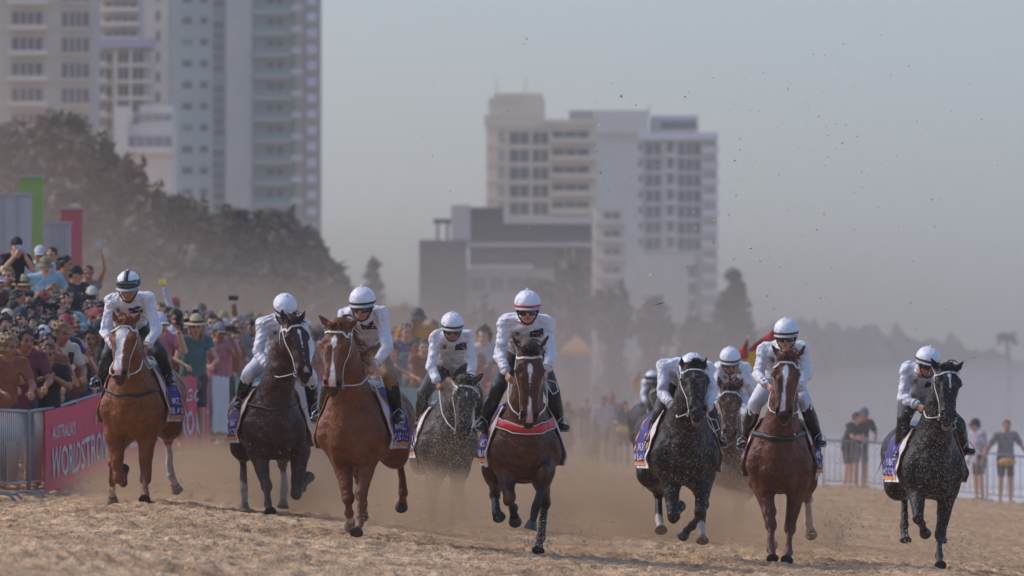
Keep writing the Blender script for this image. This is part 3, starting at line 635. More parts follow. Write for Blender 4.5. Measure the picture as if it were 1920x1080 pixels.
def head_prims(f, c, ax, neck_to, nr=.056):
    r, fw, u = ax
    def p(a, b, h): return vec(c) + r * a + fw * b + u * h
    M = [r, fw, u]
    f.add([Ell(p(0, -.012, .030), (.076, .095, .086), M)], .03, 'head')
    f.add([Ell(p(0, .028, -.040), (.060, .062, .085), M), Ell(p(0, .042, -.098), (.040, .040, .028), M)], .04, 'head')
    f.add([Ell(p(s * .040, .058, -.040), (.024, .020, .024), M) for s in (-1, 1)], .03, 'head')
    f.add([Seg(p(0, .090, .002), p(0, .108, -.040), .010, .016), Ell(p(0, .098, -.046), (.019, .012, .010), M)], .014, 'head')
    f.add([Ell(p(s * .032, .080, .014), (.030, .013, .011), M) for s in (-1, 1)], .02, 'head')
    f.add([Ell(p(0, .086, -.076), (.026, .012, .010), M)], .012, 'head')
    f.add([Ell(p(s * .079, -.008, -.018), (.010, .020, .032), M) for s in (-1, 1)], .01, 'head')
    for s in (-1, 1): f.cut(Ell(p(s * .032, .100, -.006), (.019, .014, .011), M), .016)
    f.add([Seg(p(0, -.022, -.07), neck_to, nr, nr * 1.05)], .035, 'neck')
def face_cols(V, c, ax, base, brow=(.10, .06, .04), beard=0):
    r, fw, u = ax; q = V - vec(c); a, b, h = q @ r, q @ fw, q @ u; C = np.tile(vec(base), (len(V), 1))
    near = (np.abs(a) < .09) & (b > .03) & (np.abs(h) < .14)
    def mixc(k, col):
        nonlocal C
        k = (np.clip(k, 0, 1) * near)[:, None]; C = C * (1 - k) + vec(col) * k
    for s in (-1, 1):
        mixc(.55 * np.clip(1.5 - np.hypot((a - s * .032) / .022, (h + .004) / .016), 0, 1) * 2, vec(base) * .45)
        mixc(2 * (1.3 - np.hypot((a - s * .032) / .010, (h + .006) / .0075)), (.02, .015, .012))
        mixc(2 * (1.25 - np.hypot((a - s * .033) / .024, (h - .021) / .006)), brow)
        mixc(.35 * (1.4 - np.hypot((a - s * .045) / .025, (h + .045) / .022)), (base[0] * 1.02, base[1] * .72, base[2] * .68))
    mixc(1.6 * (1.25 - np.hypot(a / .026, (h + .077) / .009)), (.38, .13, .11)); mixc(1.5 * (1.2 - np.hypot(a / .024, (h + .077) / .0025)), (.12, .04, .04))
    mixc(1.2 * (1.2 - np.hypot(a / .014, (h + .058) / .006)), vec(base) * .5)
    if beard: mixc(.7 * np.clip((-.055 - h) / .02, 0, 1) * (np.hypot(a / .03, (h + .077) / .012) > 1), brow)
    return C
def hand_prims(f, wrist, tip_dir, palm_n, side, curl=.9, size=1.0):
    """palm plus four unequal bent fingers and a thumb leaving the side of the palm"""
    t = nrm(vec(tip_dir)); n = vec(palm_n); n = nrm(n - t * (n @ t)); sd = np.cross(t, n) * side
    w = vec(wrist); pc = w + t * .045 * size
    f.add([Seg(w, w + t * .075 * size, (.026, .017), (.038, .014), u=tuple(sd))], .015, 'hand')
    for i, (o, ln) in enumerate(((-.030, .072), (-.010, .082), (.010, .078), (.030, .062))):
        b = w + t * .08 * size + sd * o * size; a1 = curl * .9; a2 = curl * 2.0
        d1 = t * math.cos(a1) + n * math.sin(a1); d2 = t * math.cos(a2) + n * math.sin(a2); L_ = ln * size
        m = b + d1 * L_ * .5; e = m + d2 * L_ * .5
        f.add([Seg(b - t * .01, m, .0098, .009), Seg(m, e, .009, .0078)], .004, 'hand')
    b = w + t * .03 * size + sd * -.030 * size; m = b + nrm(t * .6 - sd * .8 + n * .5) * .035 * size; e = m + nrm(t * .7 + n * .8 * curl + sd * .1) * .032 * size
    f.add([Seg(b, m, .013, .0105), Seg(m, e, .0105, .0088)], .010, 'hand')
def patch(c, ax, rad, az, ze, n=(24, 8), rough_n=0, seed=0):
    """piece of an ellipsoid: az = (from, to) degrees round the head from the front, ze = (low, high) elevation degrees"""
    r, fw, u = ax; V = []; rs = np.random.RandomState(seed)
    for j in range(n[1] + 1):
        e = R(ze[0] + (ze[1] - ze[0]) * j / n[1])
        for i in range(n[0] + 1):
            a = R(az[0] + (az[1] - az[0]) * i / n[0]); w = 1 + rough_n * (math.sin(a * 9 + j) * .5 + math.sin(a * 5 - j * 2.1) * .5)
            V.append(vec(c) + (r * math.sin(a) * rad[0] + fw * math.cos(a) * rad[1]) * math.cos(e) * w + u * math.sin(e) * rad[2] * w)
    F2 = [(j * (n[0] + 1) + i, j * (n[0] + 1) + i + 1, (j + 1) * (n[0] + 1) + i + 1, (j + 1) * (n[0] + 1) + i) for j in range(n[1]) for i in range(n[0])]
    return V, F2
def shell(V, F2, c, th):                      # thicken an open patch towards c
    n = len(V); V2 = list(V) + [v + (vec(c) - v) / (np.linalg.norm(vec(c) - v) + 1e-9) * th for v in V]
    ed = {}
    for q in F2:
        for k in range(4):
            e = (q[k], q[(k + 1) % 4]); ed[e] = ed.get(e, 0) + 1
    rim = [(a, b, b + n, a + n) for (a, b) in ed if (b, a) not in ed]
    return V2, [tuple(q) for q in F2] + [tuple(k + n for k in q[::-1]) for q in F2] + [q[::-1] for q in rim]
def torso_arms(f, J, grow=0.0, only=None, sleeve=1.0, hem=True):
    g = grow; ga = grow * .9; sh = (vec(J['sL']) + vec(J['sR'])) / 2; pel = vec(J['pel']); sx = nrm(vec(J['sR']) - vec(J['sL'])); ch = sh * .62 + pel * .38
    if only in (None, 'torso', 'shirt'):
        f.add([Seg(pel, ch, (.145 + g, .115 + g), (.165 + g, .125 + g), u=tuple(sx)), Seg(ch, sh + (vec(J['nk']) - sh) * .1, (.165 + g, .125 + g), (.145 + g, .085 + g), u=tuple(sx))], .06, 'torso')
        f.add([Seg(J['sL'], J['sR'], .062 + g, .062 + g)], .05, 'torso'); f.add([Seg(sh, J['nk'], .068 + g * .6, .056 + g * .6)], .03, 'torso')
    if only in (None, 'arms', 'shirt'):
        for k in 'LR':
            s, e, w = vec(J['s' + k]), vec(J['e' + k]), vec(J['w' + k])
            if sleeve >= 1: f.add([Seg(s, e, .052 + ga * .8, .041 + ga), Seg(e, e * .15 + w * .85, .042 + ga, .030 + ga)], .035, 'arm')
            else: f.add([Seg(s, s * (1 - sleeve) + e * sleeve, .056 + g, .050 + g)], .035, 'arm')
def sub_mesh(name, f, root, m, color=None, inflate=0, noise=None, clip=None, it=1, cols=None, thin=0):
    V, Q = f.mesh(noise=noise, inflate=inflate, clip=clip); V = relax(V, Q, it, .5)
    o = obj(name, make_mesh(name, V, Q, m, True, cols(V) if cols else None), root); 
    if color is not None: o.color = (*color, 1)
    return o, V, Q
def build_jockey(S, K):
    fr, X = S['fr'], S['X']
    yl = dict(hd=-.20, sL=.02, sR=.02, eL=-.04, eR=-.04, wL=-.20, wR=-.20, pel=.62, kL=.06, kR=.06, aL=.34, aR=.34); yl.update(K.get('yl', {}))
    root = empty('person', S['root'].matrix_world @ Vector((0, 0, 0)) if False else fr.o, -fr.yaw, K['label'], 'jockey', 'jockeys riding the race horses')
    J = {k: fr.loc(*K[k], yl[k]) for k in ('hd', 'sL', 'sR', 'eL', 'eR', 'wL', 'wR', 'kL', 'kR', 'aL', 'aR')}
    if not K.get('back'):
        for k in ('sL', 'sR'): J[k] = J[k] + vec((.012 if k == 'sL' else -.012, 0, .045))
    sh = (J['sL'] + J['sR']) / 2; px = K.get('pel') or ((K['sL'][0] + K['sR'][0]) / 2, (K['sL'][1] + K['sR'][1]) / 2 + 42)
    J['pel'] = fr.loc(*px, yl['pel'])
    # shoulders sit inside the silk outline
    hA = head_axes(K.get('fwd', (0, -1, -.18)), K.get('up', (0, 0, 1))); r, fw, u = hA
    hc = J['hd'] - u * .055
    J['nk'] = sh * .55 + (hc - u * .11 - fw * .03) * .45 + vec((0, .0, .02))
    f = Field(.0075); head_prims(f, hc, hA, J['nk'])
    torso_arms(f, J)
    toe = {}
    for k, s in (('L', -1), ('R', 1)):
        hip = J['pel'] + vec((s * .09, 0, -.02)); kn, an = J['k' + k], J['a' + k]; td = nrm(vec((s * .25, -1, -.30))); toe[k] = an + td * .19
        f.add([Seg(hip, kn, (.095, .10), (.058, .062))], .05, 'leg'); f.add([Seg(kn, kn * .6 + an * .4, .056, .056), Seg(kn * .6 + an * .4, an, .056, .036)], .03, 'leg')
        f.add([Seg(an + vec((0, .03, -.03)), toe[k], (.036, .035), (.036, .024))], .03, 'foot')
        w = J['w' + k]; td2 = nrm((w - J['e' + k]) * .8 + vec((-s * .05, -.10, -.10))); hand_prims(f, w, td2, vec((-s * .9, .2, -.3)), -s if K.get('face_hand') != k else s, curl=K.get('curl', {}).get(k, 1.15))
    V, Q = f.mesh(); V = relax(V, Q, 1, .5); sk = vec(lin(K.get('skin', '#b98a74')))
    obj('body', make_mesh('body', V, Q, SKIN, True, face_cols(V, hc, hA, sk)), root, color=(1, 1, 1))
    # silks
    g = Field(.0085); torso_arms(g, J, .016, 'shirt'); fn = fold_noise(S['seed'], .011, 1.0)
    o, V2, Q2 = sub_mesh('silk_jacket', g, root, SILK, noise=fn); tree = bvh(V2, Q2)
    c = J['nk']
    for k in 'LR':
        w, e = J['w' + k], J['e' + k]; t = nrm(w - e); cc = w - t * .045; mb = MB(); n1 = nrm(np.cross(t, (0.3, .2, 1))); n2 = np.cross(t, n1)
        mb.tube([cc + n1 * .046 * math.cos(a) + n2 * .046 * math.sin(a) for a in np.linspace(0, 6.2832, 17)], .009, 6); mb.build('cuff', SILK, o, True)
    ring = []; mb = MB()
    for a in np.linspace(-2.4, 2.4, 19): ring.append(Vector(c) + Vector(r * math.sin(a) * .072 + fw * math.cos(a) * .072) + Vector((0, 0, -.012 * math.cos(a))))
    mb.tube(ring, .013, 6, flat=1.2)
    mb.build('collar', SILK, o, True)
    # emblem patch and small dark mark on the chest
    if not K.get('back', 0):
        for nm, dx, w_, h_, colr in (('emblem', .085, .060, .040, '#2c2450'), ('mark', -.085, .038, .022, '#3a3550')):
            mid = sh * .72 + J['pel'] * .28; sx = nrm(J['sR'] - J['sL']); base = mid + sx * dx + vec((0, -.25, -.02)); mb = MB()
            dn = vec((0, -.2, -1.0)); dn = nrm(dn - sx * (dn @ sx)); n = 6; G = []
            if nm == 'emblem':
                for j in range(n + 1):
                    for i in range(n + 1):
                        q = base + sx * (i / n - .5) * 2 * w_ + dn * (j / n - .5) * 2 * h_; hit = tree.ray_cast(Vector(q), Vector((0, 1, 0)))
                        p = hit[0] if hit[0] is not None else snap(tree, q, 0)[0]; G.append(vec(p) + vec((0, -.006, .001)))
                mb.add(G, [(j * (n + 1) + i, j * (n + 1) + i + 1, (j + 1) * (n + 1) + i + 1, (j + 1) * (n + 1) + i) for j in range(n) for i in range(n)])
                mb.build('emblem', mat('navy_patch', lin(colr), rough=.6), o, True)
                if S['seed'] in (3, 5, 4):
                    mb = MB(); pts = [vec(G[(n - 1) * (n + 1) + i]) + vec((0, -.004, .010 * math.sin(i / n * 3.1))) for i in range(1, n + 1)]; mb.tube(pts, .006, 4); mb.build('emblem_swoosh', mat('gold_patch', lin('#b98c3d'), rough=.6), o, True)
            else:
                for q1, q2 in (((-1, -1), (1, 1)), ((-.6, 1), (.8, -1)), ((-1, .2), (1, -.2)), ((-.2, -1.2), (.2, 1.2))):
                    pts = []
                    for t in (0, .33, .66, 1):
                        q = base + sx * (q1[0] + (q2[0] - q1[0]) * t) * w_ * .6 + dn * (q1[1] + (q2[1] - q1[1]) * t) * h_; hit = tree.ray_cast(Vector(q), Vector((0, 1, 0)))
                        if hit[0] is not None: pts.append(vec(hit[0]) + vec((0, -.003, 0)))
                    if len(pts) > 1: mb.tube(pts, .0028, 4)
                if mb.v: mb.build('chest_mark', mat('navy_patch', lin('#2c2450'), rough=.6), o, True)
    else:
        sx = nrm(J['sR'] - J['sL']); base = sh * .85 + J['pel'] * .15 + vec((0, 0, .3)) - sx * .02; mb = MB(); G = []; n = 6
        for j in range(n + 1):
            for i in range(n + 1):
                q = base + sx * (i / n - .5) * .20 + vec((0, 1, 0)) * (j / n - .3) * .10; hit = tree.ray_cast(Vector(q), Vector((0, 0, -1))); p = hit[0] if hit[0] is not None else Vector(q); G.append(vec(p) + vec((0, 0, .005)))
        mb.add(G, [(j * (n + 1) + i, j * (n + 1) + i + 1, (j + 1) * (n + 1) + i + 1, (j + 1) * (n + 1) + i) for j in range(n) for i in range(n)]); mb.build('emblem', mat('back_patch', lin('#3c4a8c'), rough=.6), o, True)
    # breeches
    g = Field(.009)
    for k, s in (('L', -1), ('R', 1)):
        hip = J['pel'] + vec((s * .09, 0, -.02)); kn, an = J['k' + k], J['a' + k]; e = kn * .75 + an * .25
        g.add([Seg(hip, kn, (.108, .112), (.070, .073)), Seg(kn, e, .070, .064)], .05)
    g.add([Ell(J['pel'], (.16, .14, .13))], .06)
    sub_mesh('breeches', g, root, mat('breeches_' + K.get('breech', '#cbc8cc'), lin(K.get('breech', '#cbc8cc')), rough=.6, bump=.2), noise=fold_noise(S['seed'] + 9, .004))
    # boots
    for k, s in (('L', -1), ('R', 1)):
        kn, an = J['k' + k], J['a' + k]; top = kn * (1 - K.get('boot', .30)) + an * K.get('boot', .30); g = Field(.008)
        g.add([Seg(top, kn * .5 + an * .5, .067, .066), Seg(kn * .5 + an * .5, an, .066, .047)], .02).add([Seg(an + vec((0, .035, -.045)), toe[k] + vec((0, -.01, 0)), (.043, .040), (.042, .030))], .03)
        g.add([Seg(an + vec((0, .06, -.075)), an + vec((0, .06, -.085)), .03, .03)], .02)
        sub_mesh('boot', g, root, leather(), noise=fold_noise(S['seed'] + 20 + s, .004, 1.6))
        mb = MB(); ft = an * .35 + toe[k] * .65 + vec((0, 0, -.035)); tp = X(s * .24, .36, 1.36)
        mb.tube([ft + vec((-s * .055, 0, -.01)), ft + vec((s * .055, 0, -.01))], .010, 5, flat=1.6); mb.tube([ft + vec((-s * .06, 0, -.01)), ft + vec((-s * .045, .01, .07)), ft + vec((0, .02, .115)), ft + vec((s * .045, .01, .07)), ft + vec((s * .06, 0, -.01))], .006, 5)
        st = mb.build('stirrup', STEEL, S['root'], True)
        mb = MB(); mb.tube([ft + vec((0, .02, .115)), ft * .5 + tp * .5 + vec((-s * .03, 0, 0)), tp], .013, 4, flat=.25); mb.build('stirrup_leather', leather(), S['root'], True)
    # helmet under its silk cap
    hu = hc + u * .048 - fw * .012; mb = MB()
    V3, F3 = patch(hu, hA, (.119, .142, .123), (-180, 180), (-14, 90), (40, 14), .022, S['seed']); V3, F3 = shell(V3, F3, hu, .012); mb.add(V3, F3)
    V3, F3 = patch(hu, hA, (.117, .138, .12), (62, 298), (-40, -12), (24, 5)); V3, F3 = shell(V3, F3, hu, .012); mb.add(V3, F3)
    hel = mb.build('helmet', CAPSILK, root, True)
    me = bpy.data.meshes.new('button'); bm = bmesh.new(); bmesh.ops.create_icosphere(bm, subdivisions=2, radius=.014, matrix=Matrix.Translation(Vector(hu + u * .128))); bm.to_mesh(me); bm.free(); me.materials.append(CAPSILK); obj('button', me, hel)
    mb = MB(); V3, F3 = patch(hu, hA, (.1225, .1455, .127), (-180, 180), (-9, 0), (40, 2)); V3, F3 = shell(V3, F3, hu, .004); mb.add(V3, F3)
    mb.build('helmet_band', mat('band_' + K.get('band', '#1a1a1d'), lin(K.get('band', '#1a1a1d')), rough=.5), hel, True)
    if K.get('stripe'):
        mb = MB(); pts = [hu + fw * math.cos(a) * .147 + u * math.sin(a) * .128 for a in np.linspace(.1, 2.9, 16)]; mb.tube(pts, .022, 4, flat=.2, up=[(p - hu) for p in pts]); mb.build('helmet_stripe', BLACK_M, hel, True)
    # peak
    Vp = []; n = 16
    for jj, (rr, dz_) in enumerate(((.96, 0), (1.15, -.004), (1.30, -.012))):
        for i in range(n + 1):
            a = R(-66 + 132 * i / n); k = math.cos(a) ** .6 if jj else 1; q = 1 + (rr - 1) * k if jj else rr
            Vp.append(hu + r * math.sin(a) * .119 * (1 + (q - 1) * .35) + fw * math.cos(a) * .142 * q + u * (-.022 + dz_ * k - .014 * (1 - math.cos(a))))
    Fp = [(j * (n + 1) + i, j * (n + 1) + i + 1, (j + 1) * (n + 1) + i + 1, (j + 1) * (n + 1) + i) for j in range(2) for i in range(n)]
    m_ = len(Vp); Vp2 = Vp + [v - u * .007 for v in Vp]; Fa = Fp + [tuple(k + m_ for k in q[::-1]) for q in Fp] + [(2 * (n + 1) + i, 2 * (n + 1) + i + 1, 2 * (n + 1) + i + 1 + m_, 2 * (n + 1) + i + m_) for i in range(n)]
    obj('peak', make_mesh('peak', Vp2, Fa, mat('peak_grey', lin('#a09c9e'), rough=.5), True), hel)
    def gog(cu, nm='goggles'):
        mb = MB(); V3, F3 = patch(hc + u * cu, hA, (.094, .112, .10), (-68, 68), (-21, 19), (18, 6)); V3, F3 = shell(V3, F3, hc, .02); mb.add(V3, F3)
        gg = mb.build(nm, GOG, root, True); mb = MB(); mb.tube([hc + u * cu + r * math.sin(a) * (.098 if cu < .02 else .125) + fw * math.cos(a) * (.115 if cu < .02 else .148) for a in np.linspace(1.1, 5.18, 20)], .010, 5, flat=1.2); mb.build('goggle_strap', BLACK_M, gg, True); return gg
    if K.get('goggles', 1): gog(-.012)
    else:
        mb = MB(); V3, F3 = patch(hu + u * .0, hA, (.129, .152, .135), (-60, 60), (6, 26), (18, 4)); V3, F3 = shell(V3, F3, hu, .012); mb.add(V3, F3); mb.build('goggles', GOG, root, True)
        mb = MB(); V3, F3 = patch(hu, hA, (.124, .147, .129), (-180, 180), (2, 20), (40, 3)); V3, F3 = shell(V3, F3, hu, .004); mb.add(V3, F3); mb.build('goggle_strap', BLACK_M, hel, True)
    mb = MB(); tr_ = bvh(V, Q)
    for s in (-1, 1):
        p0, p1, p2 = hc + r * s * .10 + fw * .02 - u * .01, hc + r * s * .075 + fw * .04 - u * .07, hc + fw * .055 - u * .135
        mb.tube([p0, p1, hc + r * s * .045 + fw * .05 - u * .115, p2], .008, 5, flat=1.0)
    mb.build('chin_strap', BLACK_M, root, True)
    if K.get('scarf'):
        mb = MB(); c0 = J['nk'] + vec((0, .06, .03)); mb.tube([c0 + vec((-.12, 0, -.01)), c0 + vec((-.05, .03, .03)), c0 + vec((.06, .03, .02))], .022, 6); mb.build('collar', mat('pink_collar', lin('#c23a6c'), rough=.7), root, True)
    # reins belong to the horse
    mb = MB(); b = S['bits']
    for k, i, s in (('L', 0, -1), ('R', 1, 1)):
        if K.get('face_hand') == k: k = 'L' if k == 'R' else 'R'
        w = J['w' + k] + nrm(J['w' + k] - J['e' + k]) * .07 + vec((0, -.03, -.03)); q = b[i]; m_ = q * .5 + w * .5 + vec((s * .05, 0, -.035))
        mb.tube([q, q * .75 + w * .25 + vec((s * .04, 0, -.025)), m_, q * .25 + w * .75 + vec((s * .03, 0, -.02)), w], .0085, 5, flat=.6)
        if K.get('loop', 1) and k == 'R': mb.tube([w, w + vec((.03, -.01, -.07)), w + vec((.07, -.02, -.13)), w + vec((.12, 0, -.10)), w + vec((.10, .03, -.02)), w + vec((.02, .02, .0))], .0065, 5)
    mb.build('reins', WHITE_STRAP, S['root'], True)
    return root
JOCK = {
 1: dict(hd=(240, 530), sL=(209, 574), sR=(279, 570), eL=(197, 622), eR=(294, 618), wL=(217, 652), wR=(274, 652), kL=(203, 668), kR=(300, 662), aL=(189, 712), aR=(318, 705), breech='#1d1c1f', stripe=1, goggles=0, skin='#a5735c', fwd=(0, -1, -.30),
         label='jockey whose white cap carries a black centre stripe, black goggles pushed up'),
 2: dict(hd=(535, 574), sL=(492, 617), sR=(564, 612), eL=(484, 662), eR=(580, 655), wL=(503, 688), wR=(572, 690), kL=(466, 702), kR=(582, 708), aL=(450, 752), aR=(586, 762), fwd=(.1, -1, -.7), skin='#96684f', boot=.16,
         label='jockey looking down behind the turned head of the dark bay horse'),
 3: dict(hd=(679, 562), sL=(646, 603), sR=(716, 600), eL=(636, 650), eR=(727, 652), wL=(662, 690), wR=(701, 686), kL=(620, 712), kR=(731, 705), aL=(606, 775), aR=(746, 775), fwd=(-.02, -1, -.2), skin='#b07d68', breech='#8c6d52', boot=.18,
         label='jockey in dark goggles under a wide grey peak, on the copper chestnut horse'),
 4: dict(hd=(848, 606), sL=(816, 642), sR=(876, 640), eL=(808, 688), eR=(886, 683), wL=(820, 718), wR=(880, 712), kL=(794, 738), kR=(894, 738), aL=(786, 790), aR=(900, 790), fwd=(0, -1, -.28), skin='#9a6d58', breech='#3b3634',
         label='jockey with dust-covered goggles above the dark brown horse half lost in sand'),
 5: dict(hd=(989, 568), sL=(946, 616), sR=(1024, 615), eL=(937, 665), eR=(1033, 662), wL=(950, 700), wR=(1024, 696), kL=(934, 728), kR=(1036, 736), aL=(908, 790), aR=(1048, 790), band='#b3343c', breech='#1b1a1d', skin='#bd8b76', fwd=(-.06, -1, -.15),
         label='smiling jockey with a red band round the white cap, on the red-collared horse'),
 6: dict(hd=(1296, 690), sL=(1247, 688), sR=(1324, 692), eL=(1242, 738), eR=(1334, 735), wL=(1262, 762), wR=(1326, 768), kL=(1238, 775), kR=(1336, 785), aL=(1222, 815), aR=(1343, 822), pel=(1280, 705), yl=dict(hd=-.22, sL=.05, sR=.05), fwd=(-.35, -.4, -1), up=(0, -1, .1), breech='#221f20', back=1, skin='#96684f',
         label='jockey bent right down behind the near-black horse head, blue patch on the back'),
 7: dict(hd=(1369, 670), sL=(1348, 698), sR=(1398, 700), eL=(1341, 735), eR=(1409, 738), wL=(1346, 758), wR=(1388, 698), kL=(1338, 770), kR=(1402, 778), aL=(1334, 818), aR=(1404, 818), yl=dict(wR=-.30), face_hand='R', curl=dict(R=.35), skin='#96684f', goggles=1, fwd=(0, -1, -.3),
         label='jockey covering his face with one hand, behind the bent-over rider'),
 8: dict(hd=(1474, 619), sL=(1431, 667), sR=(1503, 664), eL=(1421, 704), eR=(1512, 702), wL=(1440, 722), wR=(1494, 732), kL=(1416, 757), kR=(1508, 752), aL=(1399, 825), aR=(1533, 820), skin='#b88873', fwd=(-.05, -1, -.18), boot=.05,
         label='jockey with white breeches and tall plain black boots on the red-brown horse'),
 9: dict(hd=(1741, 672), sL=(1700, 702), sR=(1752, 716), eL=(1692, 746), eR=(1765, 752), wL=(1722, 760), wR=(1768, 770), kL=(1695, 785), kR=(1797, 795), aL=(1687, 840), aR=(1808, 836), pel=(1722, 745), skin='#a87862', fwd=(.25, -1, -.25), up=(.15, 0, 1), breech='#211f20', scarf=1,
         label='jockey leaning sideways with a pink collar, on the black horse nearest the water'),
 10: dict(hd=(1222, 708), sL=(1210, 724), sR=(1234, 724), eL=(1206, 742), eR=(1240, 742), wL=(1212, 756), wR=(1236, 755), kL=(1208, 758), kR=(1244, 760), aL=(1206, 788), aR=(1244, 788), skin='#96684f', breech='#3b3634', goggles=0,
         label='rider in pale top on the escort horse far back in the dust'),
}
# ---------------------------------------------------------------- far setting: water, hills, towers, trees, flags
def build_water():
    xs = np.concatenate([np.linspace(-30, 40, 160), np.geomspace(41, 3500, 40)]); ys = np.concatenate([np.linspace(40, 180, 40), np.arange(181, 520, 1.2), np.geomspace(522, 4200, 60)])
    X, Y = np.meshgrid(xs, ys); Z = np.full(X.shape, -.6); foam = np.zeros(X.shape)
    for k, (yc, amp, w) in enumerate(((214, .25, 3), (236, .45, 4), (262, .7, 5), (300, 1.0, 6), (345, 1.2, 7), (400, 1.1, 8), (470, 1.0, 9))):
        c = yc + 9 * (vn2(X / 22, X * 0 + k, 40 + k) - .5) + (X - 9) * .5; m = np.exp(-((Y - c) / w) ** 2) * (.55 + .45 * vn2(X / 9, X * 0, 60 + k)) * np.clip((X - 4) / 5, 0, 1)
        Z += amp * m; foam = np.maximum(foam, m * 1.3)
    Z += .05 * (vn2(X / 1.3, Y / 2.5, 9) - .5); foam = np.clip(foam + 1.5 * (vn2(X / 5, Y / 9, 12) - .22) * (Y < 560), 0, 1)
    H_, W_ = X.shape; V = np.stack([X.ravel(), Y.ravel(), Z.ravel()], 1); k = np.arange(H_ * W_).reshape(H_, W_)
    Q = np.stack([k[:-1, :-1], k[:-1, 1:], k[1:, 1:], k[1:, :-1]], -1).reshape(-1, 4)
    C = vec(lin('#62666a'))[None] * (1 - foam.ravel()[:, None]) + vec(lin('#dcdad8'))[None] * foam.ravel()[:, None]
    tag(obj('sea_water', make_mesh('sea_water', V, Q, mat('sea', rough=.35, spec=.5, attr=True, bump=.3, bscale=2), True, C)), kind='structure')
def build_hills():
    pts = [(1290, 640), (1340, 628), (1400, 622), (1440, 630), (1500, 622), (1560, 628), (1610, 622), (1660, 642), (1720, 648), (1800, 660), (1860, 672), (1920, 690), (2000, 715), (2120, 760), (2250, 800)]
    d0 = 2300; V = []; n = 0; rows = 14; xs = np.linspace(1180, 2260, 150); px = [p[0] for p in pts]; py = [p[1] for p in pts]
    rs = np.random.RandomState(5)
    for j in range(rows):
        t = j / (rows - 1)
        for i, x in enumerate(xs):
            top = np.interp(x, px, py, left=650, right=800); w = P(x, top, d0); h = max(.5, w.z + 3)
            z = h * math.sin(t * math.pi) ** .8 * (1 + .06 * math.sin(i * 1.7 + j) + .05 * rs.randn() * (0 < j < rows - 1)); V.append((w.x, d0 + (t - .5) * 500, z - 3))
    k = np.arange(rows * len(xs)).reshape(rows, len(xs)); Q = np.stack([k[:-1, :-1], k[:-1, 1:], k[1:, 1:], k[1:, :-1]], -1).reshape(-1, 4)
    tag(obj('headland_hills', make_mesh('headland_hills', np.array(V), Q, mat('hill_scrub', lin('#2c2f2a'), rough=.95, noise=.4, nscale=.03), True)), kind='structure')
GLASS = mat('dark_glass', lin('#4a505c'), rough=.25, spec=.7)
GLASS2 = mat('teal_glass', lin('#5d8583'), rough=.25, spec=.6)
def wall(c):
    k = lin(c); lum = sum(k) / 3; g = 1.45 if lum > .2 else .6; k = (k[0] * 1.07, k[1] * 1.0, k[2] * .90); g = min(g, .78 / max(k))
    return mat('wall_' + c, tuple(x * g for x in k), rough=.85, noise=.12, nscale=.15)
class Bld:
    def __init__(s, name, d, x0, x1, label, cat='building', base=0):
        s.d = d; s.k = d / F_PX; cx = P((x0 + x1) / 2, 800, d).x; s.root = empty(name, (cx, d, base), 0, label, cat); s.cx = cx; s.base = base
    def X(s, px): return P(px, 800, s.d).x - s.cx
    def Z(s, py): return P(960, py, s.d).z - s.base
    def box(s, name, x0, y0, x1, y1, m, f=0.0, dep=14.0, parent=None, color=None):     # pixels of the front face; f = how far proud of the facade (m)
        mb = MB(); mb.box((s.X(x0), -f, s.Z(y1)), (s.X(x1), dep - f, s.Z(y0))); return mb.build(name, m, parent or s.root)
    def window(s, x0, y0, x1, y1, m=None, fr=None, mull=0, f=.12):
        w = s.box('window', x0, y0, x1, y1, m or GLASS, f, .4)
        if mull:
            mb = MB()
            for i in range(1, mull + 1):
                xx = s.X(x0 + (x1 - x0) * i / (mull + 1)); mb.box((xx - .08, -f - .06, s.Z(y1)), (xx + .08, -f, s.Z(y0)))
            mb.box((s.X(x0), -f - .06, s.Z(y0) - .15), (s.X(x1), -f, s.Z(y0)))
            mb.build('mullion', fr or wall('#a9a4a8'), w)
        return w
    def balcony(s, x0, yf, x1, m, g=None, out=1.6, rail=14):
        mb = MB(); mb.box((s.X(x0), -out, s.Z(yf + 2.6)), (s.X(x1), 0.1, s.Z(yf))); o = mb.build('balcony', m, s.root)
        mb = MB(); mb.box((s.X(x0) + .05, -out + .02, s.Z(yf)), (s.X(x1) - .05, -out + .12, s.Z(yf - rail))); mb.build('balustrade', g or m, o); return o
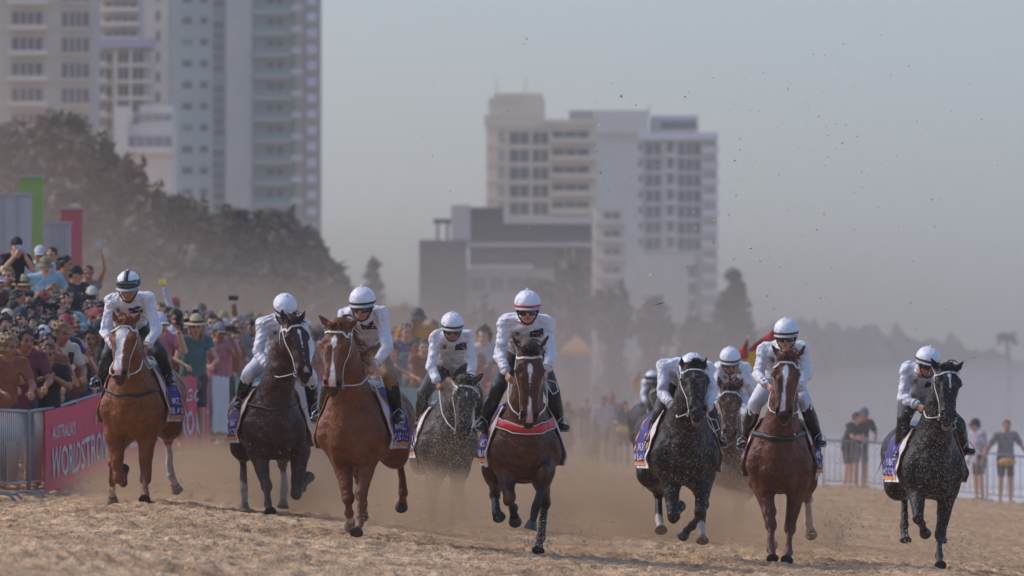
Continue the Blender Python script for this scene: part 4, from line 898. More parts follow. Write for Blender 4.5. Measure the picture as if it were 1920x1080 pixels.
def build_towers():
    # grey balcony tower, far left
    b = Bld('apartment_tower', 1000, -160, 172, 'grey balcony tower whose pale side fills the top left corner'); W = wall('#9d9890'); W2 = wall('#b5b0a8')
    b.box('wall', -160, -260, 172, 790, W, 0, 20)
    for k in range(-2, 8):
        y = 20 + k * 47.8
        for x0, x1 in ((22, 78), (116, 166), (-90, -30)): b.window(x0, y, x1, y + 31, wall('#5b555c'), None, 3)
        b.balcony(14, y + 34, 90, W2, None, 1.4, 7); b.balcony(108, y + 34, 170, W, None, .6, 4)
    # stepped tower beside it
    b = Bld('stepped_tower', 1060, 170, 290, 'slender stepped tower with curved white balconies and a lilac roof canopy'); W = wall('#a39f98'); W2 = wall('#bfbab2')
    b.box('wall', 172, -220, 262, 96, W, 0, 14); b.box('wall', 172, 96, 282, 790, W, 0, 14)
    b.box('roof_canopy', 176, 74, 288, 90, wall('#8f8da6'), 2.2, 10)
    for k in range(-4, 3):
        y = 0 + k * 27.5; b.window(196, y + 2, 256, y + 15, wall('#5d5a66'), None, 3); b.balcony(174, y + 20, 262, W2, None, 2.0, 6)
    for k in range(0, 8):
        y = 96 + k * 31
        for x0, x1 in ((182, 210), (222, 240), (248, 268)): b.window(x0, y, x1, y + 22, wall('#5d5a66'), None, 1)
        b.balcony(174, y + 27, 200, W2, None, 1.8, 8); b.balcony(216, y + 27, 284, W2, None, 1.4, 4)
    for x0 in (214, 243): b.box('column', x0, 92, x0 + 5, 340, W2, 1.5, .8)
    b = Bld('beige_tower', 1150, 250, 312, 'narrow beige tower rising behind the stepped tower'); W = wall('#aca39b')
    b.box('wall', 254, -260, 314, 780, W, 0, 14)
    for k in range(-3, 9): b.window(292, 20 + k * 38, 299, 40 + k * 38, wall('#6b6a72'))
    b = Bld('terraced_block', 930, 212, 316, 'low white terraced block with one long window band above the trees'); W = wall('#c9c4bf')
    b.box('wall', 218, 232, 322, 780, W, 0, 12); b.box('stair_tower', 218, 200, 240, 300, wall('#d2cdc8'), 1.2, 8); b.window(238, 254, 322, 274, wall('#7b7880'), None, 4); b.window(250, 212, 322, 226, wall('#7f7c82'), None, 3); b.balcony(236, 286, 322, W, None, 1.2, 10)
    b.box('penthouse', 260, 196, 322, 231, W, -2, 8)
    # blue-grey glass tower
    b = Bld('glass_balcony_tower', 1170, 306, 600, 'tall blue-grey tower with teal glass balconies, nearest the open sky on its right'); W = wall('#86999e'); W2 = wall('#a3a8aa')
    b.box('wall', 308, -260, 474, 780, W, 0, 18); b.box('wall', 474, -260, 552, 780, wall('#71898c'), -1.6, 16); b.box('wall', 552, -260, 570, 780, wall('#a39f97'), -1.0, 14); b.box('wall', 570, -260, 598, 780, wall('#84857f'), -.6, 14)
    b.box('wall_panel', 424, -250, 472, 770, W2, .25, .5)
    for k in range(-3, 16):
        y = 32 + k * 40.2
        for x0, x1, g in ((341, 360, wall('#5c6470') if k % 4 != 1 else GLASS2), (375, 389, wall('#565e6a'))): b.window(x0, y, x1, y + 13, g)
        b.window(399, y - 14, 421, y + 4, GLASS2 if k % 3 == 0 else wall('#6b7d86')); b.window(399, y + 7, 421, y + 23, wall('#6a6d78'))
        b.window(500, y - 2, 530, y + 26, wall('#56606a'), None, 1, f=-1.45); b.balcony(476, y + 31, 546, wall('#b3b2ab'), GLASS2, 1.7, 14)
        b.balcony(546, y + 26, 568, wall('#b5aeb4'), None, 1.5, 8)
    for k in range(-6, 20):
        y = 24 + k * 30.4; b.window(575, y, 593, y + 15, wall('#c7cbdc'), f=-.45)
    # cream tower
    b = Bld('cream_tower', 1450, 908, 1122, 'cream apartment tower with a blocky rooftop room, in the middle of the skyline'); W = wall('#bfb19d'); W2 = wall('#cfc3ae'); D = wall('#48474c')
    b.box('wall', 912, 228, 1118, 780, W, 0, 20); b.box('rooftop_room', 916, 184, 1022, 228, W2, -1, 14); b.box('parapet', 908, 216, 1022, 238, W2, .5, 1.5); b.box('roof_ledge', 926, 174, 1018, 186, W, -2, 10); b.box('parapet', 1022, 224, 1122, 234, W2, .6, 1)
    b.box('roof_room', 1068, 206, 1112, 226, wall('#8d8788'), -3, 8)
    for px in (930, 985): b.box('antenna', px, 146, px + 1.2, 176, D, -3, .3)
    for k in range(0, 13):
        y = 246 + k * 33
        for x0, x1 in ((956, 992), (999, 1028)): b.window(x0, y, x1, y + 24, D, W, 1)
        b.window(1036, y - 2, 1104, y + 16, D, W, 2); b.window(934, y, 946, y + 22, wall('#8a8483')); b.balcony(1032, y + 20, 1118, W2, None, 1.6, 7); b.balcony(912, y + 27, 932, W2, None, 1.2, 6)
    for px in (950, 994, 1030): b.box('pier', px, 238, px + 4, 640, W2, .5, .6)
    # white slab building with blue-grey windows
    b = Bld('white_roofed_tower', 1600, 1112, 1348, 'wide tower with a blank pale side wall and white roof, right of the cream tower'); W = wall('#b0aea8'); W2 = wall('#c8c5be'); D = wall('#4a4d5a')
    b.box('wall', 1118, 236, 1206, 780, W, 0, 24); b.box('roof_block', 1106, 207, 1216, 250, W2, .8, 20); b.box('wall', 1206, 258, 1316, 780, wall('#a6a49e'), -1, 24); b.box('roof', 1196, 249, 1346, 262, wall('#d5d3d6'), 1.2, 24); b.box('penthouse', 1222, 216, 1310, 249, wall('#98959c'), -3, 14); b.box('wall', 1316, 262, 1345, 780, wall('#b1aba8'), -.6, 18)
    b.window(1240, 226, 1306, 241, D, f=-2.9); b.box('plinth_wall', 1200, 478, 1302, 700, wall('#b9b2a6'), .8, 3)
    for k in range(0, 7):
        y = 266 + k * 29.6; b.window(1212, y, 1239, y + 23, D, W2, 1, f=-.9); b.window(1252, y, 1262, y + 22, D, f=-.9); b.window(1272, y, 1314, y + 24, D, W2, 2, f=-.9); b.balcony(1248, y + 26, 1270, W2, None, 1.4, 5); b.window(1198, y + 4, 1204, y + 16, D)
    for k in range(0, 11): b.balcony(1316, 284 + k * 29.6, 1348, wall('#c2bcb8'), None, 1.4, 9); b.window(1320, 266 + k * 29.6, 1342, 276 + k * 29.6, wall('#8b8688'), f=-.5)
    for k in range(0, 4): b.window(1290, 498 + k * 32, 1306, 520 + k * 32, D, f=.9)
    b.box('antenna', 1217, 195, 1218.5, 216, D, -3, .3)
    b = Bld('narrow_balcony_block', 1250, 1112, 1172, 'narrow block of stacked pale balconies below the blank side wall'); W = wall('#b0a9a4')
    b.box('wall', 1116, 388, 1172, 780, W, 0, 12)
    for k in range(0, 8): b.window(1132, 396 + k * 34, 1162, 410 + k * 34, wall('#6f6c73'), W, 1); b.balcony(1114, 418 + k * 34, 1174, wall('#bdb5ae'), None, 1.5, 6)
    b = Bld('dark_hall', 1000, 784, 1112, 'low dark-walled building with pale bands in front of the cream tower'); D1, D2 = wall('#5d5a58'), wall('#6f6b67')
    b.box('wall', 786, 450, 874, 790, D2, 0, 20); b.box('pale_block', 846, 384, 882, 452, wall('#aaa4a3'), -1, 12); b.box('wall', 880, 388, 952, 790, D1, -2, 16); b.box('wall', 952, 418, 1110, 790, D1, -2.5, 16)
    b.box('parapet', 950, 408, 1112, 419, wall('#b4aca6'), -1.5, 6); b.box('parapet', 944, 386, 956, 418, wall('#b4aca6'), -1.2, 6); b.box('band', 874, 455, 1110, 462, wall('#a79f9c'), -.4, 8); b.box('band', 880, 496, 1000, 504, wall('#b1a8a3'), -.3, 8); b.box('wall', 874, 504, 1040, 790, wall('#8b8482'), -.5, 4)
    for k in range(4): b.window(885 + k * 34, 520, 910 + k * 34, 545, wall('#6f6b6e'), f=-.4)
    for x0 in (818, 836): b.box('roof_post', x0, 414, x0 + 5, 450, D1, -2, 1)
    b.box('roof_canopy', 812, 410, 846, 416, D1, -1, 8)
def leafball(rs, n, c, rad, size, gaps=0.0):
    """n leaf faces spread through lumpy clusters inside an ellipsoid"""
    nc = max(8, int(n / 90)); cc = rs.randn(nc, 3); cc /= np.linalg.norm(cc, axis=1)[:, None]; cc *= (rs.rand(nc, 1) ** .45) * .85
    k = rs.randint(0, nc, n); p = cc[k] + rs.randn(n, 3) * (.10 + .10 * rs.rand(nc, 1)[k]); return np.array(c) + p * np.array(rad)
def tree(name, px, top, base_py, wpx, d, label, col='#6a6156', n=2600, group='trees behind the crowd', kind='round', leaf=.24):
    rs = np.random.RandomState(int(px * 7 + top)); w = P(px, top, d); gz = ground(w.x, d) if d < 700 else 0; h = w.z - gz; rad = wpx / 2 * d / F_PX
    root = empty(name, (w.x, d, gz), 0, label, 'tree', group); mb = MB()
    if kind == 'round':
        ch = min(h * .5, rad * 1.15); cz = h - ch
        mb.tube([(0, 0, -.3), (rad * .05, 0, h * .25), (-.03 * rad, .1, h * .5), (0, 0, cz)], [.035 * h, .028 * h, .02 * h, .012 * h], 7)
        for i in range(7):
            a = rs.rand() * 6.28; z0 = h * (.25 + .3 * rs.rand()); e = np.array([math.cos(a) * rad * .7, math.sin(a) * rad * .7, cz + ch * (rs.rand() - .3)]); mb.tube([(0, 0, z0), e * .5 + np.array([0, 0, z0 * .5]), e], [.012 * h, .009 * h, .003 * h], 5)
        L = leafball(rs, n, (0, 0, cz), (rad, rad, ch), .1); L2 = leafball(rs, n // 3, (0, 0, cz * .45), (rad * .95, rad * .95, cz * .5), .1); L = np.vstack([L, L2])
    elif kind == 'conifer':
        mb.tube([(0, 0, -.3), (0, 0, h * .98)], [.02 * h, .004 * h], 7); L = []
        tiers = 15
        for t in range(tiers):
            z = h * (.12 + .86 * t / tiers); r_ = rad * (1 - t / tiers) ** .9 + .1
            for i in range(7):
                a = rs.rand() * 6.28; mb.tube([(0, 0, z), (math.cos(a) * r_, math.sin(a) * r_, z + .12 * r_)], [.06, .02], 4)
                m_ = n // (tiers * 7); s_ = rs.rand(m_) ** .6; L.append(np.stack([math.cos(a) * r_ * s_, math.sin(a) * r_ * s_, z + .12 * r_ * s_], 1) + rs.randn(m_, 3) * .16)
        L = np.vstack(L)
    else:                                   # palm
        mb.tube([(0, 0, -.3), (.02 * h, 0, h * .5), (0, 0, h * .86)], [.03 * h, .022 * h, .016 * h], 7); L = []
        for i in range(22):
            a = rs.rand() * 6.28; up_ = rs.rand() * 1.1 - .2
            t = rs.rand(n // 22); r_ = rad * t; z = h * .86 + rad * (up_ * t - .5 * t * t); L.append(np.stack([math.cos(a) * r_, math.sin(a) * r_, z], 1) + rs.randn(n // 22, 3) * .10)
        L = np.vstack(L)
    mb.build('trunk', mat('bark', lin('#4a4038'), rough=.95, noise=.3, nscale=3), root, True)
    n = len(L); a = rs.randn(n, 3); a /= np.linalg.norm(a, axis=1)[:, None]; b = np.cross(a, rs.randn(n, 3)); b /= np.linalg.norm(b, axis=1)[:, None]; s = leaf * (.6 + .8 * rs.rand(n, 1))
    V = np.stack([L - a * s, L - b * s * .45, L + a * s, L + b * s * .45], 1).reshape(-1, 3); Q = np.arange(4 * n).reshape(n, 4)
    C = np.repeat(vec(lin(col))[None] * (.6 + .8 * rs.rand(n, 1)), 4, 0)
    obj('crown', make_mesh('crown', V, Q, mat('foliage', rough=.85, spec=.2, attr=True), False, C), root)
def build_trees():
    T = [('coastal_tree', -10, 236, 150, 270, 'broad dull-green tree cut off by the left edge, behind the tallest spectators'), ('coastal_tree', 66, 236, 130, 300, 'tree under the left balcony tower, just right of the edge tree'),
         ('coastal_tree', 112, 208, 110, 320, 'highest treetop of the grove, reaching in front of the balcony tower'), ('coastal_tree', 172, 262, 110, 290, 'tree below the lilac canopy tower, above the coral panel'),
         ('coastal_tree', 232, 304, 120, 300, 'tree growing below the low white terraced block'), ('coastal_tree', 298, 352, 110, 280, 'tree at the left foot of the blue-grey tower'),
         ('coastal_tree', 362, 384, 120, 310, 'tree under the small square windows of the blue-grey tower'), ('coastal_tree', 432, 386, 120, 300, 'tree under the blank strip of the blue-grey tower'),
         ('coastal_tree', 506, 396, 120, 300, 'tree under the teal balconies of the blue-grey tower'), ('coastal_tree', 562, 432, 100, 300, 'tree right below the white-windowed edge of the blue-grey tower'),
         ('coastal_tree', 600, 476, 84, 290, 'last tall tree of the grove before the open sky'), ('coastal_tree', 628, 520, 54, 285, 'small tree trailing off the right end of the grove'),
         ('coastal_tree', 120, 350, 150, 262, 'bushy tree behind the coral and green panels'), ('coastal_tree', 232, 420, 150, 255, 'bushy low tree above the jockey with the striped cap'),
         ('coastal_tree', 350, 470, 150, 262, 'bushy low tree between the first two jockeys'), ('coastal_tree', 460, 480, 150, 262, 'bushy low tree above the jockey who looks down'), ('coastal_tree', 560, 520, 130, 262, 'bushy low tree left of the wide grey peak jockey')]
    for nm, px, top, w, d, lb in T: tree(nm, px, top, 780, w, d, lb, n=3600)
    tree('pine_tree', 700, 470, 800, 100, 700, 'faint narrow pine left of the dark-walled building', '#3f4038', 7000, 'faint far trees', 'conifer', .22)
    tree('pine_tree', 1374, 492, 800, 165, 700, 'tiered pine standing right of the white-roofed tower', '#343a33', 20000, 'faint far trees', 'conifer', .22)
    tree('palm_tree', 1888, 604, 800, 40, 1500, 'lone palm above the far headland', '#3f4640', 1800, 'faint far trees', 'palm', .3)
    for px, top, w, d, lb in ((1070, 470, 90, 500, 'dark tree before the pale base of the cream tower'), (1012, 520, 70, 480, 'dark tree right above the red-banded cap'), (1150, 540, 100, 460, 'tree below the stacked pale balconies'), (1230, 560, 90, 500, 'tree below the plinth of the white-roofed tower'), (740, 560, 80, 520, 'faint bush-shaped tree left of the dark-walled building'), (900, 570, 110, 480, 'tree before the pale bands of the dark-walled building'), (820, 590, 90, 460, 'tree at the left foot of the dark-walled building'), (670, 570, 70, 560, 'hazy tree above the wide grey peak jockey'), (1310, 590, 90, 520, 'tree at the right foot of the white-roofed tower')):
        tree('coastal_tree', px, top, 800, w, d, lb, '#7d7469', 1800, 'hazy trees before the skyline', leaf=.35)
def build_panels():
    for nm, x0, y0, x1, y1, c, d, lb in (('display_wall', -60, 366, 58, 560, '#a8a4a4', 170, 'large pale grey panel wall cut off by the left edge'), ('display_wall', 84, 420, 132, 560, '#a8a4a4', 172, 'smaller pale grey panel wall beside the coral pylon'),
                                     ('sign_pylon', 36, 332, 80, 560, '#86a052', 174, 'lime green pylon rising over the pale panel wall'), ('sign_pylon', 114, 392, 154, 560, '#b5525c', 176, 'coral red pylon in front of the dark grove')):
        a, b = P(x0, y0, d), P(x1, y1, d); cx = (a.x + b.x) / 2; gz = ground(cx, d); root = empty(nm, (cx, d, gz), 0, lb, 'sign' if 'pylon' in nm else 'panel wall')
        mb = MB(); w = (b.x - a.x) / 2; h = a.z - gz; mb.box((-w, 0, -.3), (w, .25, h)); mb.build('panel', mat('panel_' + c, lin(c), rough=.7, noise=.06, nscale=1), root)
        mb = MB(); mb.box((-w - .02, -.03, h - .01), (w + .02, .28, h + .05)); mb.build('top_rail', wall('#8b8889'), root)
        if 'wall' in nm:
            mb = MB()
            for t in (-.45, .1, .55): mb.box((w * t - .012, -.02, 0), (w * t + .012, 0, h - .02))
            mb.build('seam', wall('#8b8889'), root)
def build_flags():
    for px, top, bot, w, d, lean, lb in ((1442, 600, 700, 38, 130, .10, 'large red and yellow feather flag just behind the red-brown horse rider'), (1392, 628, 712, 22, 140, .12, 'red and yellow feather flag beside the face-covering jockey'), (1196, 690, 735, 10, 230, 0, 'small distant red over yellow flag left of the escort horse'), (1146, 726, 770, 10, 235, .05, 'tiny faded red flag behind the dusty spectators')):
        a, b = P(px, top, d), P(px, bot, d); g = ground(a.x, d); root = empty('beach_flag', (a.x, d, g), 0, lb, 'flag', 'lifesaving flags'); k = d / F_PX; mb = MB(); h = a.z - g
        mb.tube([(w * k * .55, 0, -.3), (w * k * .55, 0, h * .7), (w * k * .5, 0, h)], [.018, .015, .008], 6); mb.build('pole', mat('pole_white', lin('#b9b4b0'), rough=.5), root, True)
        n = 12; hb = b.z - g; mid = None
        for nm, t0, t1, c in (('red_half', 0, .5, '#a83a3c'), ('yellow_half', .5, 1, '#c9a13c')):
            V = []
            for j in range(n + 1):
                t = t0 + (t1 - t0) * j / n; z = h + (hb - h) * t; ww = w * k * 1.0 * min(1, t * 2.2 + .04)
                for i in range(5): x = w * k * .5 - ww * 1.5 * i / 4; V.append((x, .05 * math.sin(i * 1.4 + j * .4), z - .02 * i))
            F2 = [(j * 5 + i, j * 5 + i + 1, (j + 1) * 5 + i + 1, (j + 1) * 5 + i) for j in range(n) for i in range(4)]; V3 = V + [(x, y + .006, z) for x, y, z in V]; m_ = len(V)
            obj(nm, make_mesh(nm, V3, F2 + [tuple(q_ + m_ for q_ in q[::-1]) for q in F2], mat('flag_' + c, lin(c), rough=.8), True), root)
    # orange tent roof, far away
    d = 420; a = P(1080, 628, d); g = ground(a.x, d); root = empty('beach_tent', (a.x, d, g), 0, 'pointed orange tent roof glowing faintly through the dust', 'tent'); h = a.z - g; z1 = P(1080, 657, d).z - g; r_ = 30 * d / F_PX; mb = MB()
    mb.add([(-r_, -r_, z1), (r_, -r_, z1), (r_, r_, z1), (-r_, r_, z1), (0, 0, h), (-r_, -r_, z1 - .25), (r_, -r_, z1 - .25), (r_, r_, z1 - .25), (-r_, r_, z1 - .25)], [(0, 1, 4), (1, 2, 4), (2, 3, 4), (3, 0, 4), (5, 6, 1, 0), (6, 7, 2, 1), (7, 8, 3, 2), (8, 5, 0, 3)]); mb.build('canopy', mat('tent_orange', lin('#d98a3a'), rough=.7), root)
    for sx in (-1, 1):
        for sy in (-1, 1): mb = MB(); mb.tube([(sx * r_ * .96, sy * r_ * .96, -.2), (sx * r_ * .96, sy * r_ * .96, z1)], .03, 6); mb.build('leg', STEEL, root)
# ---------------------------------------------------------------- air: haze and dust
def volume_mat(name, col, dens, noise=None, aniso=.2):
    m = bpy.data.materials.new(name); m.use_nodes = True; n, l = m.node_tree.nodes, m.node_tree.links; n.remove(n['Principled BSDF'])
    v = n.new('ShaderNodeVolumePrincipled'); v.inputs['Color'].default_value = (*col, 1); v.inputs['Density'].default_value = dens; v.inputs['Anisotropy'].default_value = aniso
    l.new(v.outputs[0], n['Material Output'].inputs['Volume'])
    if noise:
        tc = n.new('ShaderNodeTexCoord'); t = n.new('ShaderNodeTexNoise'); t.inputs['Scale'].default_value = noise[0]; t.inputs['Detail'].default_value = noise[3] if len(noise) > 3 else 2; l.new(tc.outputs['Object'], t.inputs['Vector'])
        r = n.new('ShaderNodeMapRange'); r.inputs[1].default_value = noise[1]; r.inputs[2].default_value = noise[2]; r.inputs[3].default_value = 0; r.inputs[4].default_value = dens; l.new(t.outputs[0], r.inputs[0])
        c = n.new('ShaderNodeVectorMath'); c.operation = 'DISTANCE'; c.inputs[1].default_value = (.5, .5, .5); l.new(tc.outputs['Generated'], c.inputs[0])      # thins out towards the cloud's rim
        e = n.new('ShaderNodeMapRange'); e.inputs[1].default_value = .5; e.inputs[2].default_value = .10; e.inputs[3].default_value = 0; e.inputs[4].default_value = 1.5; l.new(c.outputs['Value'], e.inputs[0])
        q = n.new('ShaderNodeMath'); q.operation = 'MULTIPLY'; l.new(r.outputs[0], q.inputs[0]); l.new(e.outputs[0], q.inputs[1]); l.new(q.outputs[0], v.inputs['Density'])
    return m
def puff(name, c, rad, m, label, seed=0, sub=3, lump=.12, rz=0):
    bm = bmesh.new(); bmesh.ops.create_icosphere(bm, subdivisions=sub, radius=1); rs = np.random.RandomState(seed); K = rs.randn(4, 3) * 2.2; ph = rs.rand(4) * 6
    for v in bm.verts:
        p = np.array(v.co); s = 1 + lump * sum(math.sin(K[i] @ p + ph[i]) for i in range(4)) / 2; v.co = Vector(p * s * np.array(rad))
    me = bpy.data.meshes.new(name); bm.to_mesh(me); bm.free(); me.materials.append(m); o = obj(name, me, None, c); o.rotation_euler = (0, 0, rz); tag(o, label, 'dust', None, 'stuff'); return o
# ---------------------------------------------------------------- spectators
VAR = {}
def make_variant(key, pose, build, sleeve, yaw, tilt=-.12, bottom='shorts'):
    fem = build == 'f'; sw = .165 if fem else .195; f = Field(.0125)
    hf = (math.sin(R(yaw)), -math.cos(R(yaw)), tilt); A = head_axes(hf); lean = .10 if pose in ('rail', 'clap', 'phone2') else .02
    hc = vec((0, -.05 - lean * 1.6, 1.61)); J = dict(pel=vec((0, .03, .98)), sL=vec((-sw, -lean, 1.42)), sR=vec((sw, -lean, 1.42)), nk=vec((0, -.03 - lean * 1.2, 1.49)))
    hands = {}
    dn = dict(e=(.27, .03, 1.14), w=(.27, -.06, .88))
    P_ = dict(rail=(dict(e=(.27, -.22, 1.17), w=(.17, -.42, 1.10)),) * 2, phone2=(dict(e=(.24, -.28, 1.24), w=(.075, -.40, 1.47)),) * 2, phone1=(dict(e=(.26, -.2, 1.16), w=(.14, -.42, 1.10)), dict(e=(.26, -.28, 1.27), w=(.13, -.42, 1.54))),
              high=(dn, dict(e=(.26, -.16, 1.68), w=(.22, -.24, 1.95))), down=(dn, dn), clap=(dict(e=(.25, -.24, 1.22), w=(.06, -.40, 1.33)),) * 2, hips=(dict(e=(.37, .08, 1.18), w=(.20, -.02, 1.03)),) * 2,
              spread=(dict(e=(.36, -.02, 1.16), w=(.48, -.10, .95)),) * 2)[pose]
    for (k, s, q) in (('L', -1, P_[0]), ('R', 1, P_[1])): J['e' + k] = vec((q['e'][0] * s, q['e'][1], q['e'][2])); J['w' + k] = vec((q['w'][0] * s, q['w'][1], q['w'][2]))
    head_prims(f, hc, A, J['nk'], .052 if fem else .058); torso_arms(f, J, -.012 if fem else 0)
    for s in (-1, 1):
        hip, kn, an = vec((s * .09, .03, .93)), vec((s * .10, 0, .50)), vec((s * .11, .04, .09))
        f.add([Seg(hip, kn, .088, .056), Seg(kn, an * .45 + kn * .55, .054, .053), Seg(an * .45 + kn * .55, an, .053, .036)], .03, 'leg'); f.add([Seg(an + vec((0, .03, -.045)), an + vec((s * .03, -.15, -.055)), (.034, .03), (.038, .022))], .03, 'foot')
    for k, s in (('L', -1), ('R', 1)):
        w, e = J['w' + k], J['e' + k]; td = nrm(w - e)
        if pose in ('phone2', 'phone1', 'high') and w[2] > 1.3: td = nrm(td + vec((0, 0, .8)))
        if pose == 'rail': td = vec((-s * .3, -.9, -.25))
        hand_prims(f, w, td, vec((-s, .1, 0)) if pose != 'rail' else vec((0, 0, -1)), s, curl=.7, size=1.02)
    V, Q = f.mesh(); V = relax(V, Q, 1, .4)
    body = make_mesh('body', V, Q, SKIN, True, face_cols(V, hc, A, vec((1, 1, 1)), (.25, .2, .18)))
    g = Field(.014); torso_arms(g, J, .012 if not fem else 0, 'torso'); 
    for k in 'LR':
        s_, e_, w_ = J['s' + k], J['e' + k], J['w' + k]
        if sleeve >= 1: g.add([Seg(s_, e_, .068, .056), Seg(e_, w_, .056, .042)], .03)
        elif sleeve > 0: g.add([Seg(s_, s_ * (1 - sleeve) + e_ * sleeve, .070, .066)], .03)
    g.add([Seg(vec((0, .03, 1.10)), vec((0, .03, .88)), (.165, .13), (.175, .14))], .04)
    V2, Q2 = g.mesh(noise=fold_noise(len(key), .007)); V2 = relax(V2, Q2, 1, .4); top = make_mesh('top', V2, Q2, CLOTH, True)
    g = Field(.016); ln = .95 if bottom == 'long' else .42
    g.add([Seg(vec((-.06, .03, .93)), vec((.06, .03, .93)), (.13, .13), (.13, .13))], .04)
    if bottom == 'skirt': g.add([Seg(vec((0, .03, .95)), vec((0, .02, .50)), (.15, .13), (.26, .2))], .04)
    else:
        for s in (-1, 1):
            hip, kn, an = vec((s * .09, .03, .93)), vec((s * .10, 0, .50)), vec((s * .11, .04, .12)); e = kn if ln < .9 else an; g.add([Seg(hip, hip * .25 + kn * .75, .10, .082)] + ([Seg(hip * .25 + kn * .75, an, .08, .06)] if ln > .9 else []), .03)
    V3, Q3 = g.mesh(noise=fold_noise(3, .005)); V3 = relax(V3, Q3, 1, .4); bot = make_mesh('bottoms', V3, Q3, CLOTH, True)
    tree = bvh(V, Q)
    hm = Matrix(((A[0][0], A[1][0], A[2][0], hc[0]), (A[0][1], A[1][1], A[2][1], hc[1]), (A[0][2], A[1][2], A[2][2], hc[2]), (0, 0, 0, 1)))
    hand = J['wR'] if pose in ('phone1', 'high') else (J['wL'] + J['wR']) / 2
    VAR[key] = dict(body=body, top=top, bot=bot, hm=hm, hc=hc, phone=vec(hand) + vec((-.01, -.055, .115)), pose=pose, sole=.0)
HATS = {}
def hat_meshes():
    ax = (vec((1, 0, 0)), vec((0, 1, 0)), vec((0, 0, 1))); o = vec((0, -.012, .035))
    def dome(rad, ze, th=.006, az=(-180, 180), n=(24, 8), rn=0):
        V, F2 = patch(o, ax, rad, az, ze, n, rn); V, F2 = shell(V, F2, o, th); return V, F2
    def brim(r0, r1, z0, z1, a0=-180, a1=180, n=24, off=0):
        V = [];
        for jj in range(3):
            t = jj / 2
            for i in range(n + 1):
                a = R(a0 + (a1 - a0) * i / n); V.append(o + vec((math.sin(a) * (r0[0] + (r1[0] - r0[0]) * t), math.cos(a) * (r0[1] + (r1[1] - r0[1]) * t) + off * t, z0 + (z1 - z0) * t - (.012 * math.sin(a) ** 2 if off else 0))))
        F2 = [(j * (n + 1) + i, j * (n + 1) + i + 1, (j + 1) * (n + 1) + i + 1, (j + 1) * (n + 1) + i) for j in range(2) for i in range(n)]
        m_ = len(V); return V + [v - vec((0, 0, .006)) for v in V], F2 + [tuple(k + m_ for k in q[::-1]) for q in F2]
    def mk(nm, parts, m): mb = MB(); [mb.add(*p) for p in parts]; HATS[nm] = make_mesh(nm, mb.v, mb.f, m, True)
    mk('cap', [dome((.092, .112, .115), (0, 90)), brim((.075, .10), (.085, .125), .004, -.012, -62, 62, 14, .065)], CLOTH)
    mk('bucket_hat', [dome((.094, .114, .105), (5, 90)), brim((.092, .112), (.135, .155), .006, -.045)], CLOTH)
    mk('straw_hat', [dome((.092, .113, .13), (5, 80)), brim((.092, .112), (.165, .185), .008, -.006)], CLOTH); mk('hat_band', [dome((.0955, .1165, .125), (7, 20), .003)], CLOTH)
    mk('sun_hat', [dome((.094, .114, .115), (5, 90)), brim((.092, .112), (.20, .22), .008, -.045)], CLOTH)
    mk('visor', [dome((.092, .112, .11), (2, 20)), brim((.075, .10), (.085, .125), .004, -.012, -62, 62, 14, .065)], CLOTH)
    mk('beanie', [dome((.090, .110, .112), (-12, 90), rn=.02)], CLOTH)
    mk('sunglasses', [dome((.087, .106, .09), (-26, -12), .01, (8, 62), (8, 3)), dome((.087, .106, .09), (-26, -12), .01, (-62, -8), (8, 3)), dome((.088, .107, .09), (-18, -15), .004, (-95, 95), (14, 1))], GOG)
    A = (vec((1, 0, 0)), vec((0, 1, 0)), vec((0, 0, 1)))
    def hair(nm, prims, sd, noise=.006):
        g = Field(.011)
        for p in prims: g.add([p], .03)
        r = np.random.RandomState(sd); K = r.randn(7, 3) * 60
        def fn(x, y, z): return noise * .55 * sum(np.sin(K[i, 0] * x + K[i, 1] * y + K[i, 2] * z + i) for i in range(7))
        def cl(x, y, z): return np.minimum(np.minimum((y - .055) + .0 * z, .06 - z + .0 * x) * 1.0, .5) * 1.0 + 0 * x
        V, Q = g.mesh(noise=fn, clip=lambda x, y, z: np.minimum(y - .045 - np.clip(z - .05, 0, 1) * 1.2, .052 - z + 0 * y) + 0 * x); V = relax(V, Q, 1, .4); HATS[nm] = make_mesh('hair', V, Q, HAIRM, True)
    E = lambda c, r_: Ell(c, r_)
    hair('short', [E((0, -.022, .038), (.085, .100, .092)), E((0, -.05, -.01), (.078, .068, .075))], 1)
    hair('curly', [E((0, -.03, .04), (.105, .115, .105)), E((0, -.05, -.03), (.10, .075, .09))], 2, .012)
    hair('long', [E((0, -.022, .038), (.089, .104, .096)), E((0, -.055, -.05), (.090, .070, .12)), Ell((-.065, -.02, -.10), (.032, .05, .13)), Ell((.065, -.02, -.10), (.032, .05, .13))], 3)
    hair('bun', [E((0, -.022, .038), (.085, .101, .092)), E((0, -.05, -.01), (.076, .066, .07)), E((0, -.13, .07), (.045, .045, .045))], 4)
    bm = bmesh.new(); bmesh.ops.create_cube(bm, size=1, matrix=Matrix.Diagonal((.076, .010, .155, 1))); bmesh.ops.bevel(bm, geom=bm.edges[:], offset=.004, segments=2, affect='EDGES'); me = bpy.data.meshes.new('phone'); bm.to_mesh(me); bm.free(); me.materials.append(CLOTH); HATS['phone'] = me
    bm = bmesh.new(); bmesh.ops.create_cube(bm, size=1, matrix=Matrix.Translation((.018, .0055, .055)) @ Matrix.Diagonal((.024, .004, .03, 1))); me = bpy.data.meshes.new('lens'); bm.to_mesh(me); bm.free(); me.materials.append(GOG); HATS['lens'] = me
